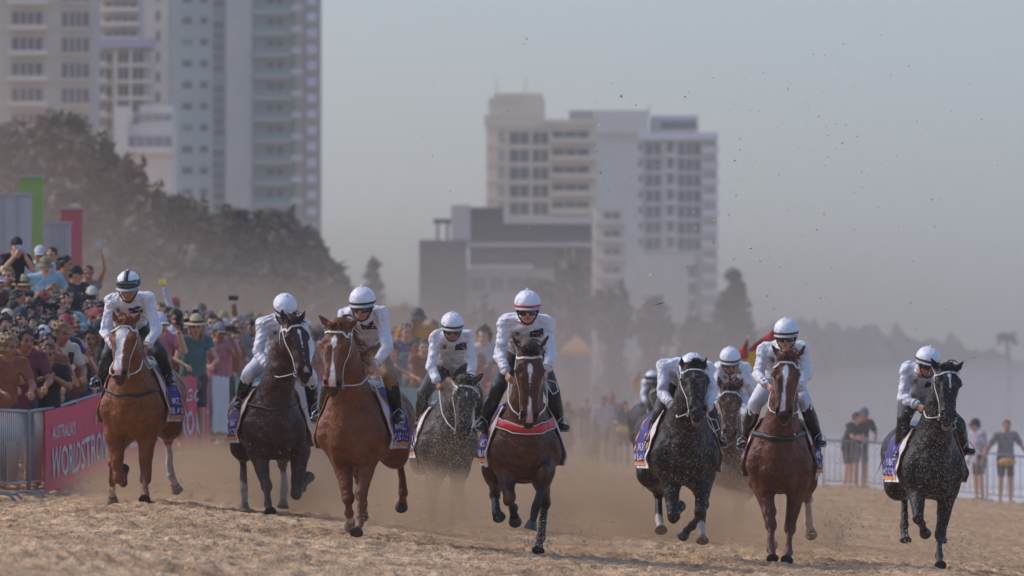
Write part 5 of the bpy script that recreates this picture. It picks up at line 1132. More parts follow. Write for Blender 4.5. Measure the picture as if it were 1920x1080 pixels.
def make_all_variants():
    hat_meshes(); i = 0
    for key, pose, b, sl, yaw, bt in (('rail_m', 'rail', 'm', .6, 18, 'shorts'), ('rail_f', 'rail', 'f', .25, -12, 'shorts'), ('ph2_m', 'phone2', 'm', .6, 5, 'shorts'), ('ph2_f', 'phone2', 'f', 0, 12, 'shorts'), ('ph1_m', 'phone1', 'm', .6, 22, 'long'), ('ph1_f', 'phone1', 'f', .2, -8, 'shorts'),
                                      ('high_m', 'high', 'm', 1, 10, 'shorts'), ('high_f', 'high', 'f', 0, 0, 'shorts'), ('down_m', 'down', 'm', .65, -20, 'shorts'), ('down_f', 'down', 'f', .3, 30, 'skirt'), ('clap_f', 'clap', 'f', .5, 15, 'shorts'), ('clap_m', 'clap', 'm', .6, -5, 'long'), ('hips_m', 'hips', 'm', 1, 15, 'long'), ('spread_m', 'spread', 'm', .6, -10, 'shorts'), ('side_f', 'down', 'f', 0, 62, 'shorts'), ('side_m', 'rail', 'm', .6, -60, 'shorts')):
        make_variant(key, pose, b, sl, yaw, bottom=bt)
SKINS = ['#cc9a7e', '#c28e74', '#ac785c', '#d2a48b', '#996a50', '#c69073']
HAIRC = dict(black='#1a1615', brown='#3a2a22', fair='#8a6d4c', grey='#8b8680', red='#7a4127')
used_labels = set()
def place_person(head, d, var, topc, hat=None, hatc='#222222', hair='short', hairc='brown', glasses=0, face=20, skin=None, label='', botc='#33343c', height=None, group='spectators along the barrier', phone=None, cat='spectator'):
    v = VAR[var]; w = P(head[0], head[1], d); g = ground(w.x, d); hz = w.z - g; sc = hz / v['hc'][2]
    if height: sc = height
    root = empty('person', (w.x, d, g), 0, label, cat, group); root.rotation_euler = (0, 0, R(face)); root.scale = (sc,) * 3
    sk = lin(skin or SKINS[int(head[0] * 3 + head[1]) % len(SKINS)])
    obj('body', v['body'], root, color=sk); obj('top', v['top'], root, color=lin(topc)); obj('bottoms', v['bot'], root, color=lin(botc))
    def onhead(nm, key, col):
        o = obj(nm, HATS[key], root, color=col); o.matrix_local = v['hm']; return o
    if hair: onhead('hair', hair, lin(HAIRC[hairc]))
    if hat:
        ho = onhead(hat, hat, lin(hatc))
        if hat == 'straw_hat': bo = obj('hat_band', HATS['hat_band'], ho, color=lin(phone_band.get(label[:12], '#2a2622')))
    if glasses: onhead('sunglasses', 'sunglasses', (1, 1, 1))
    if phone:
        a = R(face); p = v['phone'] * sc; wp = Vector((w.x + p[0] * math.cos(a) - p[1] * math.sin(a), d + p[0] * math.sin(a) + p[1] * math.cos(a), g + p[2])); land = phone in ('orange', 'yellow') or int(head[0]) % 3 == 0
        o = empty('smartphone', wp, 0, None, 'phone', 'phones held up by spectators'); o.rotation_euler = (0, R(90) if land else R(8), a)
        c = {'dark': '#1d1d20', 'orange': '#c98a66', 'yellow': '#c2a94a', 'white': '#b9b6b8', 'purple': '#6f4a8a'}[phone]
        obj('phone_back', HATS['phone'], o, color=lin(c)); 
        l = obj('lens', HATS['lens'], o); l.location = (0, -.008, 0)
        lb = f"{phone} phone held up by the {label.replace(' and sunglasses', '')}"
        if len(lb.split()) > 16: lb = lb.replace('held up by the', 'of the')
        if len(lb.split()) > 16: lb = ' '.join(lb.split()[:16])
        while lb in used_labels: lb = 'raised ' + lb if 'raised' not in lb else 'black ' + lb.replace('dark ', '')
        used_labels.add(lb); o['label'] = lb
    return root, w
phone_band = {}
FENCE = [(-6.3, 92), (-5.5, 100), (-4.5, 117.5), (-2.75, 138), (-1.1, 158), (.2, 172)]
def fence_x(d): return float(np.interp(d, [p[1] for p in FENCE], [p[0] for p in FENCE]))
def solve_d(px, py, hgt=1.6, lo=None, hi=175):
    """depth at which a person of eye height hgt standing on the sand shows his head at (px, py)"""
    best = None
    for d in np.arange(90, hi, .5):
        w = P(px, py, d)
        if w.x > fence_x(d) - .35: continue
        e = abs(w.z - ground(w.x, d) - hgt)
        if best is None or e < best[0] - .004: best = (e, d)
    return best
KEY = [  # head px, py, variant, top, hat, hat colour, hair, hair colour, glasses, facing, phone, label
 (24, 462, 'ph2_m', '#1f1f23', 'cap', '#18181b', 'short', 'black', 0, 30, 'white', 'man in black tee and black cap, tallest at the crowd top left'),
 (72, 478, 'down_m', '#c9c6cc', 'cap', '#c0bcbc', 'short', 'brown', 1, 30, None, 'man in white top with pale grey cap, behind the light blue shirt'),
 (85, 498, 'hips_m', '#8fb3c4', 'bucket_hat', '#7d7358', 'short', 'grey', 1, 12, None, 'man with a light blue shirt and khaki hat, arms at his sides'),
 (97, 478, 'down_m', '#5c5148', None, '', 'short', 'brown', 0, 10, None, 'bare-headed tanned man between the khaki hat and the dark-haired woman'),
 (122, 494, 'side_f', '#a8765c', None, '', 'bun', 'black', 0, 30, None, 'bare-shouldered woman with dark hair in a bun below the coral pylon'),
 (10, 516, 'rail_f', '#cdc9d2', None, '', 'long', 'fair', 1, 20, None, 'fair-haired woman in white wearing sunglasses, at the top left edge'),
 (141, 514, 'side_f', '#3c3836', 'cap', '#25252a', 'short', 'black', 1, 20, None, 'person in dark cap and sunglasses seen from the side, below the pylon'),
 (166, 512, 'high_f', '#8b8381', None, '', 'short', 'brown', 0, 10, 'white', 'arm-raising person at the upper crowd edge beside the grey grove'),
 (14, 560, 'side_m', '#212126', None, '', 'short', 'black', 0, 150, None, 'black-haired man with his back turned, near the left edge'),
 (46, 562, 'down_f', '#4c4440', None, '', 'bun', 'brown', 0, 120, None, 'brown-haired woman turned away, holding a small white phone'),
 (66, 594, 'side_m', '#3a3a40', 'cap', '#1c1c1f', 'short', 'black', 0, 60, None, 'man with black cap turned aside under the light blue shirt'),
 (112, 584, 'side_m', '#c5c2c8', None, '', None, 'brown', 0, -70, None, 'bald man in white tee looking up sideways'),
 (135, 566, 'down_f', '#2b2a2e', None, '', 'long', 'black', 0, 140, None, 'woman with long black hair seen from behind'),
 (156, 568, 'ph2_m', '#77655a', 'cap', '#2a2a2f', 'short', 'black', 0, 0, 'dark', 'man with dark cap aiming a camera, beside the long black hair'),
 (174, 555, 'ph2_m', '#8d6a58', 'cap', '#c2bba8', 'short', 'brown', 0, 10, 'dark', 'man in cream cap with camera, left of the striped-cap jockey'),
 (12, 602, 'down_m', '#6a4a44', 'straw_hat', '#cfc3a6', 'short', 'grey', 1, 20, None, 'man with white straw hat with a green band at the left edge'),
 (36, 626, 'rail_f', '#7c6a60', None, '', 'curly', 'brown', 0, 5, None, 'smiling girl with curly brown hair behind a raised phone'),
 (134, 612, 'down_m', '#7d6a5a', 'straw_hat', '#c6b48c', 'short', 'grey', 0, 30, None, 'man with a tan straw hat with dark band, centre of the crowd'),
 (172, 614, 'down_m', '#6b4f45', 'cap', '#5f7c8c', 'short', 'brown', 0, 30, None, 'man in faded blue cap left of the striped-cap jockey'),
 (78, 626, 'rail_f', '#35333a', 'sun_hat', '#1d1d22', 'long', 'brown', 1, 20, None, 'woman in wide black sun hat and glasses'),
 (118, 640, 'down_m', '#4c4a55', 'cap', '#232329', 'short', 'grey', 0, 30, None, 'man in black cap in front of the tan straw hat'),
 (70, 660, 'clap_f', '#8b5d55', None, '', 'long', 'black', 0, 20, None, 'dark-haired girl looking right behind a brown phone case'),
 (104, 678, 'ph1_f', '#2e3350', None, '', 'bun', 'brown', 0, 25, 'dark', 'smiling woman in navy tank, hair pulled back, phone before her'),
 (42, 692, 'ph2_m', '#1f1f23', None, '', 'short', 'brown', 0, 15, 'dark', 'man with glasses and brown hair in black, leaning on the barrier'),
 (140, 660, 'down_m', '#55505a', 'visor', '#b5b2c4', 'short', 'black', 1, 10, None, 'laughing man in white visor and sunglasses'),
 (172, 664, 'down_m', '#66605c', None, '', 'short', 'fair', 0, 20, None, 'fair-haired man beside the chestnut horse head'),
 (156, 688, 'clap_f', '#3d6aa3', 'bucket_hat', '#86a9c6', 'short', 'fair', 0, 20, None, 'child in light blue bucket hat and bright blue top at the pink banner'),
 (2, 684, 'ph2_f', '#9c6a58', None, '', 'long', 'black', 0, 10, 'dark', 'dark-haired woman with phone cut off by the left edge'),
 (154, 634, 'rail_f', '#564a48', None, '', 'curly', 'black', 0, 40, None, 'curly black-haired person below the faded blue cap'),
 (186, 646, 'down_f', '#84a2b5', 'bucket_hat', '#93b0c4', 'long', 'black', 0, 30, None, 'person in pale blue hat partly behind the chestnut horse'),
 (330, 572, 'down_m', '#8c6b5a', 'cap', '#b33a44', 'short', 'brown', 0, -20, None, 'man in bright red cap right of the striped-cap jockey'),
 (322, 590, 'ph2_m', '#7a5c4c', None, '', 'short', 'black', 0, 0, 'orange', 'dark-haired man filming with an orange phone'),
 (306, 582, 'high_m', '#c6c2cf', None, '', 'short', 'brown', 0, -25, 'yellow', 'person in long white sleeves reaching highest over the crowd'),
 (325, 626, 'ph1_m', '#8a7f80', 'cap', '#b9b7c2', 'short', 'grey', 0, 10, None, 'man in white cap below the orange phone'),
 (368, 590, 'ph2_m', '#8b6452', None, '', 'short', 'grey', 0, 15, None, 'grey-haired man right of the red cap'),
 (383, 584, 'ph2_m', '#846858', 'cap', '#23242c', 'short', 'grey', 0, 0, 'dark', 'man in dark cap with white front holding a big black phone'),
 (355, 620, 'rail_f', '#b57080', 'cap', '#2b2f3a', 'long', 'black', 0, 10, None, 'woman in navy cap and pink top'),
 (360, 640, 'rail_f', '#c5bfcc', None, '', 'long', 'brown', 0, -10, None, 'woman in white top leaning over the white cloth on the barrier'),
 (440, 602, 'down_m', '#c2bdc0', None, '', 'short', 'grey', 0, 10, None, 'tanned short-haired man in white collar left of the jockey looking down'),
 (423, 614, 'down_m', '#5c4c4a', 'cap', '#bdb3ac', 'short', 'brown', 0, 0, None, 'man in off-white cap beside the tanned short-haired man'),
 (474, 600, 'ph1_m', '#6a4f46', 'beanie', '#1e1e22', 'short', 'black', 0, -10, 'dark', 'person in black beanie next to the jockey looking down'),
 (353, 700, 'rail_f', '#8a7c96', None, '', 'curly', 'black', 0, 20, None, 'small child with black curls at the second pink banner'),
 (782, 596, 'down_m', '#cf8b33', 'bucket_hat', '#5d5e5a', 'short', 'brown', 0, 10, None, 'person in orange top and grey hat standing above the crowd'),
 (763, 622, 'rail_m', '#3b4585', None, '', 'short', 'brown', 0, 10, None, 'person in blue tee below the orange top'),
 (812, 616, 'down_f', '#7a6353', None, '', 'long', 'fair', 0, 10, None, 'fair long-haired person left of the dust-covered goggles jockey'),
 (907, 630, 'down_m', '#b9b6c0', None, '', 'curly', 'black', 0, 10, None, 'person with round black hair at the right end of the crowd'),
 (744, 628, 'rail_m', '#93705e', None, '', 'short', 'brown', 0, 10, None, 'brown-haired man right of the wide grey peak jockey'),
 (790, 640, 'rail_m', '#4a4f6b', None, '', 'short', 'grey', 0, 10, None, 'grey-haired man in slate tee left of the dust-covered goggles jockey'),
]
def row_of(s_): return 'at the barrier' if s_ < .9 else ('in the second row' if s_ < 1.9 else ('in mid crowd' if s_ < 3.4 else 'at the back of the crowd'))
def where(px):
    for lim, t in ((60, 'by the left edge'), (125, 'left of the pink banner middle'), (190, 'above the pink banner'), (312, 'behind the striped-cap jockey'), (352, 'near the red cap'), (400, 'above the white cloth'), (470, 'above the green banners'), (590, 'behind the dark bay horse'), (640, 'between dark bay and copper chestnut horses'), (735, 'behind the copper chestnut horse'), (800, 'below the orange top'), (885, 'behind the dusty horse'), (2000, 'beside the red-collared horse')):
        if px < lim: return t
PLACED = []
def build_crowd():
    make_all_variants(); phone_band['man with whi'] = '#6fa03a'; pts = []
    for (px, py, var, top, hat, hatc, hair, hc, gl, face, ph, lb) in KEY:
        lo = 1.55 if 'child' not in lb and 'girl' not in lb else 1.2
        r = solve_d(px, py, lo, hi=172)
        d = r[1] if r else 150
        # the head size seen in the photograph bounds the distance
        place_person((px, py), d, var, top, hat, hatc, hair, hc, gl, face - 10, label=lb, phone=ph); pts.append((px, py)); used_labels.add(lb)
    rs = np.random.RandomState(17); cont = [(0, 520), (100, 540), (150, 560), (200, 585), (320, 590), (400, 590), (480, 600), (560, 606), (740, 612), (800, 612), (940, 640)]
    tops = [('white', '#c8c4cc'), ('black', '#202024'), ('navy', '#2b3048'), ('grey', '#77747a'), ('rust', '#8a4e38'), ('maroon', '#6b3038'), ('sky blue', '#7c9cb4'), ('olive', '#55563c'), ('pink', '#b4707a'), ('brown', '#5d4438'), ('cream', '#c0b49f'), ('teal', '#3c6a6a')]
    hats = [(None, '', '')] * 9 + [ ('cap', 'black', '#1d1d20'), ('cap', 'white', '#bdbac2'), ('cap', 'navy', '#2a3044'), ('bucket_hat', 'khaki', '#8b7f62'), ('straw_hat', 'straw', '#b39f78'), ('visor', 'white', '#c0bdc8'), ('cap', 'grey', '#77757a'), ('cap', 'red', '#8f3238'), ('cap', 'dark', '#2c2a2c')]
    n = 0
    for row in range(10):
        d = 93.0 + rs.rand()
        while d < 168:
            s_ = .42 + row * .52 + .12 * rs.randn(); d += (.44 + .12 * rs.rand()) * (1.0 + .9 * (d > 125) + (row > 2) * .5) * 1.05; x = fence_x(d) - s_ + .12 * rs.randn(); dd = d + .1 * rs.randn()
            hgt = 1.54 + .12 * rs.rand() if row > 1 else 1.56 + .2 * rs.rand(); z = ground(x, dd) + hgt; px = 960 + x / dd * F_PX; py = 800 - (z - CAM_Z) / dd * F_PX
            if px < -14 or px > 936 or n > 205: continue
            if py < np.interp(px, [c[0] for c in cont], [c[1] for c in cont]) + 4: continue
            if min(math.hypot((px - a) * (1.0), (py - b)) for a, b in pts) < (11 if px < 200 else 8.5): continue
            pts.append((px, py)); n += 1
            fem = rs.rand() < .45; pose = rs.choice(['rail', 'rail', 'rail', 'ph2', 'ph1', 'clap'] if row < 2 else ['ph2', 'down', 'down', 'ph1', 'rail', 'high'] if row < 5 else ['down', 'down', 'ph2'])
            if pose == 'high' and rs.rand() < .6: pose = 'down'
            var = pose + ('_f' if fem else '_m'); tn, tc = tops[rs.randint(len(tops))]; hk, hn, hcx = hats[rs.randint(len(hats))]; hair = rs.choice(['long', 'bun', 'long', 'curly']) if fem else rs.choice(['short', 'short', 'curly']); hc = rs.choice(['black', 'brown', 'brown', 'fair', 'grey'], p=[.3, .25, .2, .15, .1]); gl = rs.rand() < .3
            core = f"{'woman' if fem else 'man'} in {tn} top" + (f" and {hn} {hk.replace('_', ' ')}" if hk else f" with {hc} {hair if hair != 'bun' else 'tied'} hair") + (' and sunglasses' if gl else '')
            lb = f"{core}, {where(px)}"
            if len(lb.split()) > 16: core = core.replace(' and sunglasses', ''); gl = 0; lb = f"{core}, {where(px)}"
            if lb in used_labels: lb = f"{core}, {row_of(s_)} {where(px)}"
            if len(lb.split()) > 16: lb = f"{core}, {row_of(s_)}"
            k = 0
            while lb in used_labels:
                tn, tc = tops[(rs.randint(len(tops)))]; hk, hn, hcx = hats[rs.randint(len(hats))]; k += 1
                core = f"{'woman' if fem else 'man'} in {tn} top" + (f" and {hn} {hk.replace('_', ' ')}" if hk else f" with {hc} {hair if hair != 'bun' else 'tied'} hair"); gl = 0; lb = f"{core}, {where(px)}"
            used_labels.add(lb); ph = 'dark' if pose in ('ph2', 'ph1', 'high') and rs.rand() < .8 else None
            if ph and rs.rand() < .15: ph = 'white'
            place_person((px, py), dd, var, tc, hk, hcx, hair, hc, gl, 5 + 25 * rs.rand(), label=lb, phone=ph, height=None)
    print('crowd', n, len(KEY))
    # onlookers at the right-hand barrier and in the middle distance
    G2 = 'onlookers at the seaward barrier'
    for (px, py, d, var, top, hat, hatc, hair, hc, face, bot, lb) in (
        (1592, 783, 178, 'rail_m', '#2e2a2e', None, '', 'short', 'brown', 60, '#232127', 'man in black tee and shorts with arms folded on the seaward barrier'), (1614, 776, 180, 'rail_m', '#2b2d38', 'cap', '#4c5f80', 'short', 'brown', 20, '#5c6478', 'man in navy tee and blue cap beside the black tee man'),
        (1680, 790, 178, 'side_m', '#6f7a80', None, '', 'short', 'brown', 70, '#77797f', 'man in grey-blue tee bending by the black horse'), (1834, 797, 176, 'down_m', '#b3aab8', 'cap', '#2c2a30', 'short', 'black', -60, '#2a292c', 'man in pale lilac tee and dark cap right of the black horse'),
        (1886, 799, 176, 'spread_m', '#8d8481', None, '', 'short', 'brown', 10, '#2b292d', 'man in taupe tee with arms spread, last figure on the shore')):
        place_person((px, py), d, var, top, hat, hatc, hair, hc, 0, face, label=lb, botc=bot, group=G2)
    for (px, py, d, var, top, hat, hatc, hair, hc, face, bot, lb) in (
        (1064, 760, 205, 'down_f', '#7c4846', None, '', 'long', 'brown', 20, '#6e4442', 'woman in dusty red beside the rump of the red-collared horse'), (1130, 752, 212, 'down_m', '#b9b2bb', None, '', 'short', 'black', 10, '#5d5557', 'man in white tee blurred by dust at mid-distance'),
        (1170, 762, 208, 'rail_m', '#4b4241', None, '', 'long', 'black', 10, '#3a3536', 'dark-clad person at mid-distance with a yellow waist bag'), (1114, 788, 206, 'down_f', '#7f6a5c', None, '', 'long', 'fair', 160, '#7d8450', 'long-haired woman in green skirt seen from behind in the dust'),
        (1146, 748, 220, 'down_m', '#b06a60', 'cap', '#a84a48', 'short', 'brown', 10, '#8f7a72', 'person in red cap and shirt behind the dusty white tee'), (1098, 756, 224, 'down_m', '#7a5a54', None, '', 'short', 'brown', 10, '#5b4b48', 'faint brown figure left of the dusty white tee')):
        place_person((px, py), d, var, top, hat, hatc, hair, hc, 0, face, label=lb, botc=bot, group='onlookers lost in dust')
    for (px, py, d, lb, own) in ((1171, 806, 207.7, 'yellow waist bag worn by the dark-clad dusty person', 0), (1888, 866, 175.7, 'yellow waist bag on the last man on the shore', 0)):
        w = P(px, py, d); mb = MB(); k = d / F_PX; mb.tube([(-14 * k, 0, 0), (-9 * k, -.05, 0), (9 * k, -.05, 0), (14 * k, 0, 0)], [.05, .075, .075, .05], 8); o = mb.build('waist_bag', mat('bag_yellow', lin('#c09a3a'), rough=.7), None, True, loc=w); tag(o, lb, 'bag', 'waist bags')
# ---------------------------------------------------------------- barriers and banners
def build_barrier(a, b, ga, gb, label, group='steel crowd barriers along the course', n=15, h=1.0):
    cx, cy = (a[0] + b[0]) / 2, (a[1] + b[1]) / 2; g = (ga + gb) / 2; L = math.hypot(b[0] - a[0], b[1] - a[1]); ang = math.atan2(b[1] - a[1], b[0] - a[0]); root = empty('crowd_barrier', (cx, cy, g), ang, label, 'barrier', group)
    sl = (gb - ga) / L; z = lambda x: sl * x; l = L / 2 - .03; m = STEEL_D; mb = MB()
    mb.tube([(-l, 0, z(-l) + .05), (-l, 0, z(-l) + h - .05), (-l + .06, 0, z(-l) + h), (l - .06, 0, z(l) + h), (l, 0, z(l) + h - .05), (l, 0, z(l) + .05)], .019, 8); mb.tube([(-l, 0, z(-l) + .17), (l, 0, z(l) + .17)], .014, 6); mb.build('frame', m, root, True)
    mb = MB()
    for i in range(n): x = -l + 2 * l * (i + 1) / (n + 1); mb.tube([(x, 0, z(x) + .17), (x, 0, z(x) + h)], .0075, 5)
    mb.build('bars', m, root, True)
    for x in (-l * .8, l * .8): mb = MB(); mb.tube([(x, -.26, z(x) - .02), (x, -.2, z(x) + .04), (x, 0, z(x) + .08), (x, .2, z(x) + .04), (x, .26, z(x) - .02)], .016, 6); mb.build('foot', m, root, True)
    return root
STEEL_D = mat('galvanised_steel', lin('#85878a'), rough=.5, metal=.35)
def fence_pt(t):                             # t metres along the fence from its near end
    seg = [(FENCE[i], FENCE[i + 1]) for i in range(len(FENCE) - 1)]
    for a, b in seg:
        L = math.hypot(b[0] - a[0], b[1] - a[1])
        if t <= L or (a, b) == seg[-1]: k = t / L; return (a[0] + (b[0] - a[0]) * k, a[1] + (b[1] - a[1]) * k)
        t -= L
def banner(name, d0, d1, z0, z1, col, texts, label, off=.085, ny=28, nz_=14, ragged=0, cat='banner', proj=None):
    ts = np.linspace(0, 1, ny + 1); G = []; mb = MB()
    cx, cy = fence_x((d0 + d1) / 2) + off, (d0 + d1) / 2; g0 = ground(cx, cy)
    for j in range(nz_ + 1):
        for i, t in enumerate(ts):
            d = d0 + (d1 - d0) * t; x = fence_x(d) + off + .02 * math.sin(i * 1.3 + j * .25) * (j / nz_) + .012 * math.sin(i * .6); g = ground(fence_x(d), d); z = g + z1 + (z0 - z1) * j / nz_ + (ragged * math.sin(i * .9) * (j == nz_)) + .015 * math.sin(i * .8) - g0; G.append((x - cx, d - cy, z))
    A = np.array(G).reshape(nz_ + 1, ny + 1, 3); Fc = [(j * (ny + 1) + i, j * (ny + 1) + i + 1, (j + 1) * (ny + 1) + i + 1, (j + 1) * (ny + 1) + i) for j in range(nz_) for i in range(ny)]; m_ = len(G)
    root = empty(name, (cx, cy, g0), 0, label, cat, 'banners hung on the barriers')
    obj('fabric', make_mesh('fabric', G + [(x - .006, y, z) for x, y, z in G], Fc + [tuple(k + m_ for k in q[::-1]) for q in Fc], mat('banner_' + col, lin(col), rough=.7, noise=.12, nscale=3), True), root)
    for txt, u0, u1, v0, v1 in texts:
        TV, TF = text_mesh(txt)
        if not len(TV): continue
        x0, x1_, y0, y1_ = TV[:, 0].min(), TV[:, 0].max(), TV[:, 1].min(), TV[:, 1].max(); O = []
        for x_, y_, _ in TV:
            uu = u0 + (u1 - u0) * (x_ - x0) / (x1_ - x0); vv = v0 + (v1 - v0) * (1 - (y_ - y0) / (y1_ - y0)); fi, fj = min(max(uu * ny, 0), ny - 1e-3), min(max(vv * nz_, 0), nz_ - 1e-3); i, j = int(fi), int(fj); a, b = fi - i, fj - j
            p = (A[j, i] * (1 - a) + A[j, i + 1] * a) * (1 - b) + (A[j + 1, i] * (1 - a) + A[j + 1, i + 1] * a) * b; O.append(p + np.array([.012, -.004, 0]))
        obj('lettering', make_mesh('lettering', O, TF, mat('banner_white', lin('#c7b9b8'), rough=.8), False), root)
    return root
def build_barriers():
    # run of panels down the left of the course
    T = 0; names = ['nearest', 'second', 'third', 'fourth', 'fifth', 'sixth', 'seventh', 'eighth', 'ninth', 'tenth', 'eleventh', 'twelfth', 'thirteenth', 'fourteenth', 'fifteenth', 'sixteenth', 'seventeenth', 'eighteenth', 'nineteenth', 'twentieth', 'twenty-first', 'twenty-second', 'twenty-third', 'twenty-fourth', 'twenty-fifth', 'twenty-sixth', 'twenty-seventh', 'twenty-eighth', 'twenty-ninth', 'thirtieth', 'thirty-first', 'thirty-second']
    for i in range(32):
        a, b = fence_pt(T), fence_pt(T + 2.3); T += 2.33
        if b[1] > 170: break
        build_barrier(a, b, ground(*a), ground(*b), f'{names[i]} steel barrier panel of the row in front of the crowd')
    banner('pink_banner', 99.6, 115.5, .02, 1.0, '#cc2c4a', [("AUSTRALIA'S", .03, .19, .20, .36), ('FOODS', .34, .44, .20, .36), ('GO', .66, .74, .20, .36), ("WORLDSTRONGEST", .03, .56, .46, .84), ('ZUCO', .60, .88, .43, .80)], 'pink banner with big white capitals on the barrier left of the first horse', ragged=.03)
    banner('pink_banner', 116.0, 119.6, .0, 1.03, '#c23650', [('GO', .2, .7, .18, .34), ('COAST', .05, .95, .46, .80)], 'second pink banner with white capitals right of the first horse')
    banner('white_cloth', 119.9, 122.0, .25, 1.03, '#b9bcc0', [], 'white cloth hung over the barrier between the pink and green banners', cat='cloth')
    banner('green_banner', 122.6, 127, .3, 1.02, '#5d9a84', [('GO', .3, .8, .3, .55)], 'sea-green banner left of the dark bay horse')
    banner('grey_banner', 128, 140, .1, 1.0, '#98999a', [], 'pale grey banner seen between the dark bay and copper chestnut horses'); banner('green_banner', 141, 155, .1, 1.0, '#7f9a90', [], 'faded green banner in the dust behind the copper chestnut horse')
    G = 'steel barriers on the seaward side'
    R_ = [(1540, 174), (1612, 174.3), (1690, 174.6), (1768, 174.2), (1846, 173.2), (1930, 173)]
    for i in range(5):
        pa, pb = P(R_[i][0], 800, R_[i][1]), P(R_[i + 1][0], 800, R_[i + 1][1]); a, b = (pa.x + .02, pa.y), (pb.x - .02, pb.y)
        build_barrier(a, b, ground(*a), ground(*b), ['open barrier panel left of the arm-folding man', 'open barrier panel before the arm-folding man', 'open barrier panel left of the black horse', 'open barrier panel behind the black horse', 'open barrier panel in front of the taupe tee man'][i], G, 5)
    for i, (x0, x1) in enumerate(((1040, 1105), (1108, 1180), (1096, 1150))):
        d_ = 200 if i < 2 else 214; pa, pb = P(x0, 800, d_), P(x1, 800, d_ + .3); build_barrier((pa.x, pa.y), (pb.x, pb.y), ground(pa.x, pa.y), ground(pb.x, pb.y), ['dusty barrier beside the red-collared horse', 'dusty barrier before the yellow waist bag', 'farthest barrier, behind the green skirt'][i], 'dusty barriers at mid-distance', 5)
    # plastic water bag / clear cup hanging left
def build_air():
    D4 = volume_mat('dust_ground_thin', lin('#c6ab8c'), .11, (.7, .3, .62, 2)); HAZE = volume_mat('haze_air', lin('#c8c5c0'), .00032)
    mb = MB(); mb.box((-2600, -60, -5), (3700, 2700, 260)); o = mb.build('haze', HAZE); tag(o, 'thin sea haze over the whole beach', 'haze', None, 'stuff')
    D1 = volume_mat('dust_air', lin('#bbb0a6'), .014, (.045, .22, .78, 2)); D2 = volume_mat('dust_near', lin('#c8ac8c'), .6, (1.3, .36, .62, 3)); D3 = volume_mat('dust_thick', lin('#c4a88a'), .7, (1.5, .34, .62, 3))
    for q_, (rz_, ry_, lb_) in enumerate(((6.6, 125, 'broad bank of dust hanging behind the field'),)): puff('dust_cloud', (-3, 250, .5), (28 + 6 * q_, ry_, rz_), D1, lb_, 2 + q_, 4, .08)
    puff('dust_cloud', (-5, 185, 1.0), (7, 75, 3.2), volume_mat('dust_mid', lin('#b8a693'), .007), 'lower dust along the barrier', 3, 4, .1)
    puff('dust_cloud', (-18, 215, 3), (12.5, 60, 9), volume_mat('dust_grove', lin('#b9a997'), .022, (.05, .22, .78, 2)), 'thin dust drifting in front of the dark grove', 8, 4, .08)
    puff('dust_cloud', (-1.3, 94, .35), (5.0, 8, 1.0), volume_mat('dust_ground', lin('#c6ab8c'), .13, (.7, .28, .6, 2)), 'low churned dust drifting over the sand behind the left horses', 9, 4, .15)
    puff('dust_cloud', (3.0, 95, .05), (4.6, 7, .9), D4, 'low churned dust over the sand behind the right horses', 10, 4, .15)
    puff('sea_spray', (30, 360, .5), (28, 130, 4.0), volume_mat('spray_air', lin('#dcdad8'), .0024), 'pale salt spray drifting over the surf', 5, 4, .1)
    dl = ['first', 'second', 'third', 'fourth', 'fifth', 'sixth', 'seventh', 'eighth', 'ninth', 'tenth']
    for s, (px, py, d, rx, ry, rz, m) in enumerate(((225, 905, 87.5, .7, 1.0, .38, D3), (330, 900, 90, 1.3, 2.5, .5, D2), (560, 935, 88, 1.0, 2.0, .42, D2), (640, 900, 86, 1.2, 3, .5, D2), (740, 935, 81, .8, 1.2, .45, D2), (800, 950, 88.8, 1.0, 1.6, .45, D2), (850, 980, 89.4, .6, .7, .35, D2), (870, 960, 84, .9, 2, .4, D2), (920, 1000, 79.5, .6, 1.2, .30, D2), (1080, 1010, 79.5, .6, 1.4, .28, D2), (1150, 960, 92, 1.6, 4, .5, D2), (1340, 985, 93, 1.0, 2.5, .45, D2), (1350, 1000, 95.5, .6, .7, .35, D2), (1540, 1010, 84, .6, 1.2, .34, D2), (1420, 1030, 84, .6, 1.2, .3, D2), (1700, 1050, 87, .8, 1.2, .25, D2))):
        w = P(px, py, d); puff('dust_cloud', w, (rx, ry, rz), m, 'puff of sand dust ' + ['round the folded foreleg of the first horse', 'right of the first horse', 'left under the copper chestnut horse', 'between the second and third horses', 'right of the copper chestnut horse', 'under the dusty dark brown horse', 'at the forefeet of the dusty dark brown horse', 'left of the red-collared horse', 'at the hind feet of the red-collared horse', 'right of the red-collared horse', 'far right of the red-collared horse', 'under the brown bay horse', 'at the feet of the brown bay horse', 'right of the red-brown horse', 'left of the red-brown horse', 'left of the black horse'][s], s + 10, 3, .22)
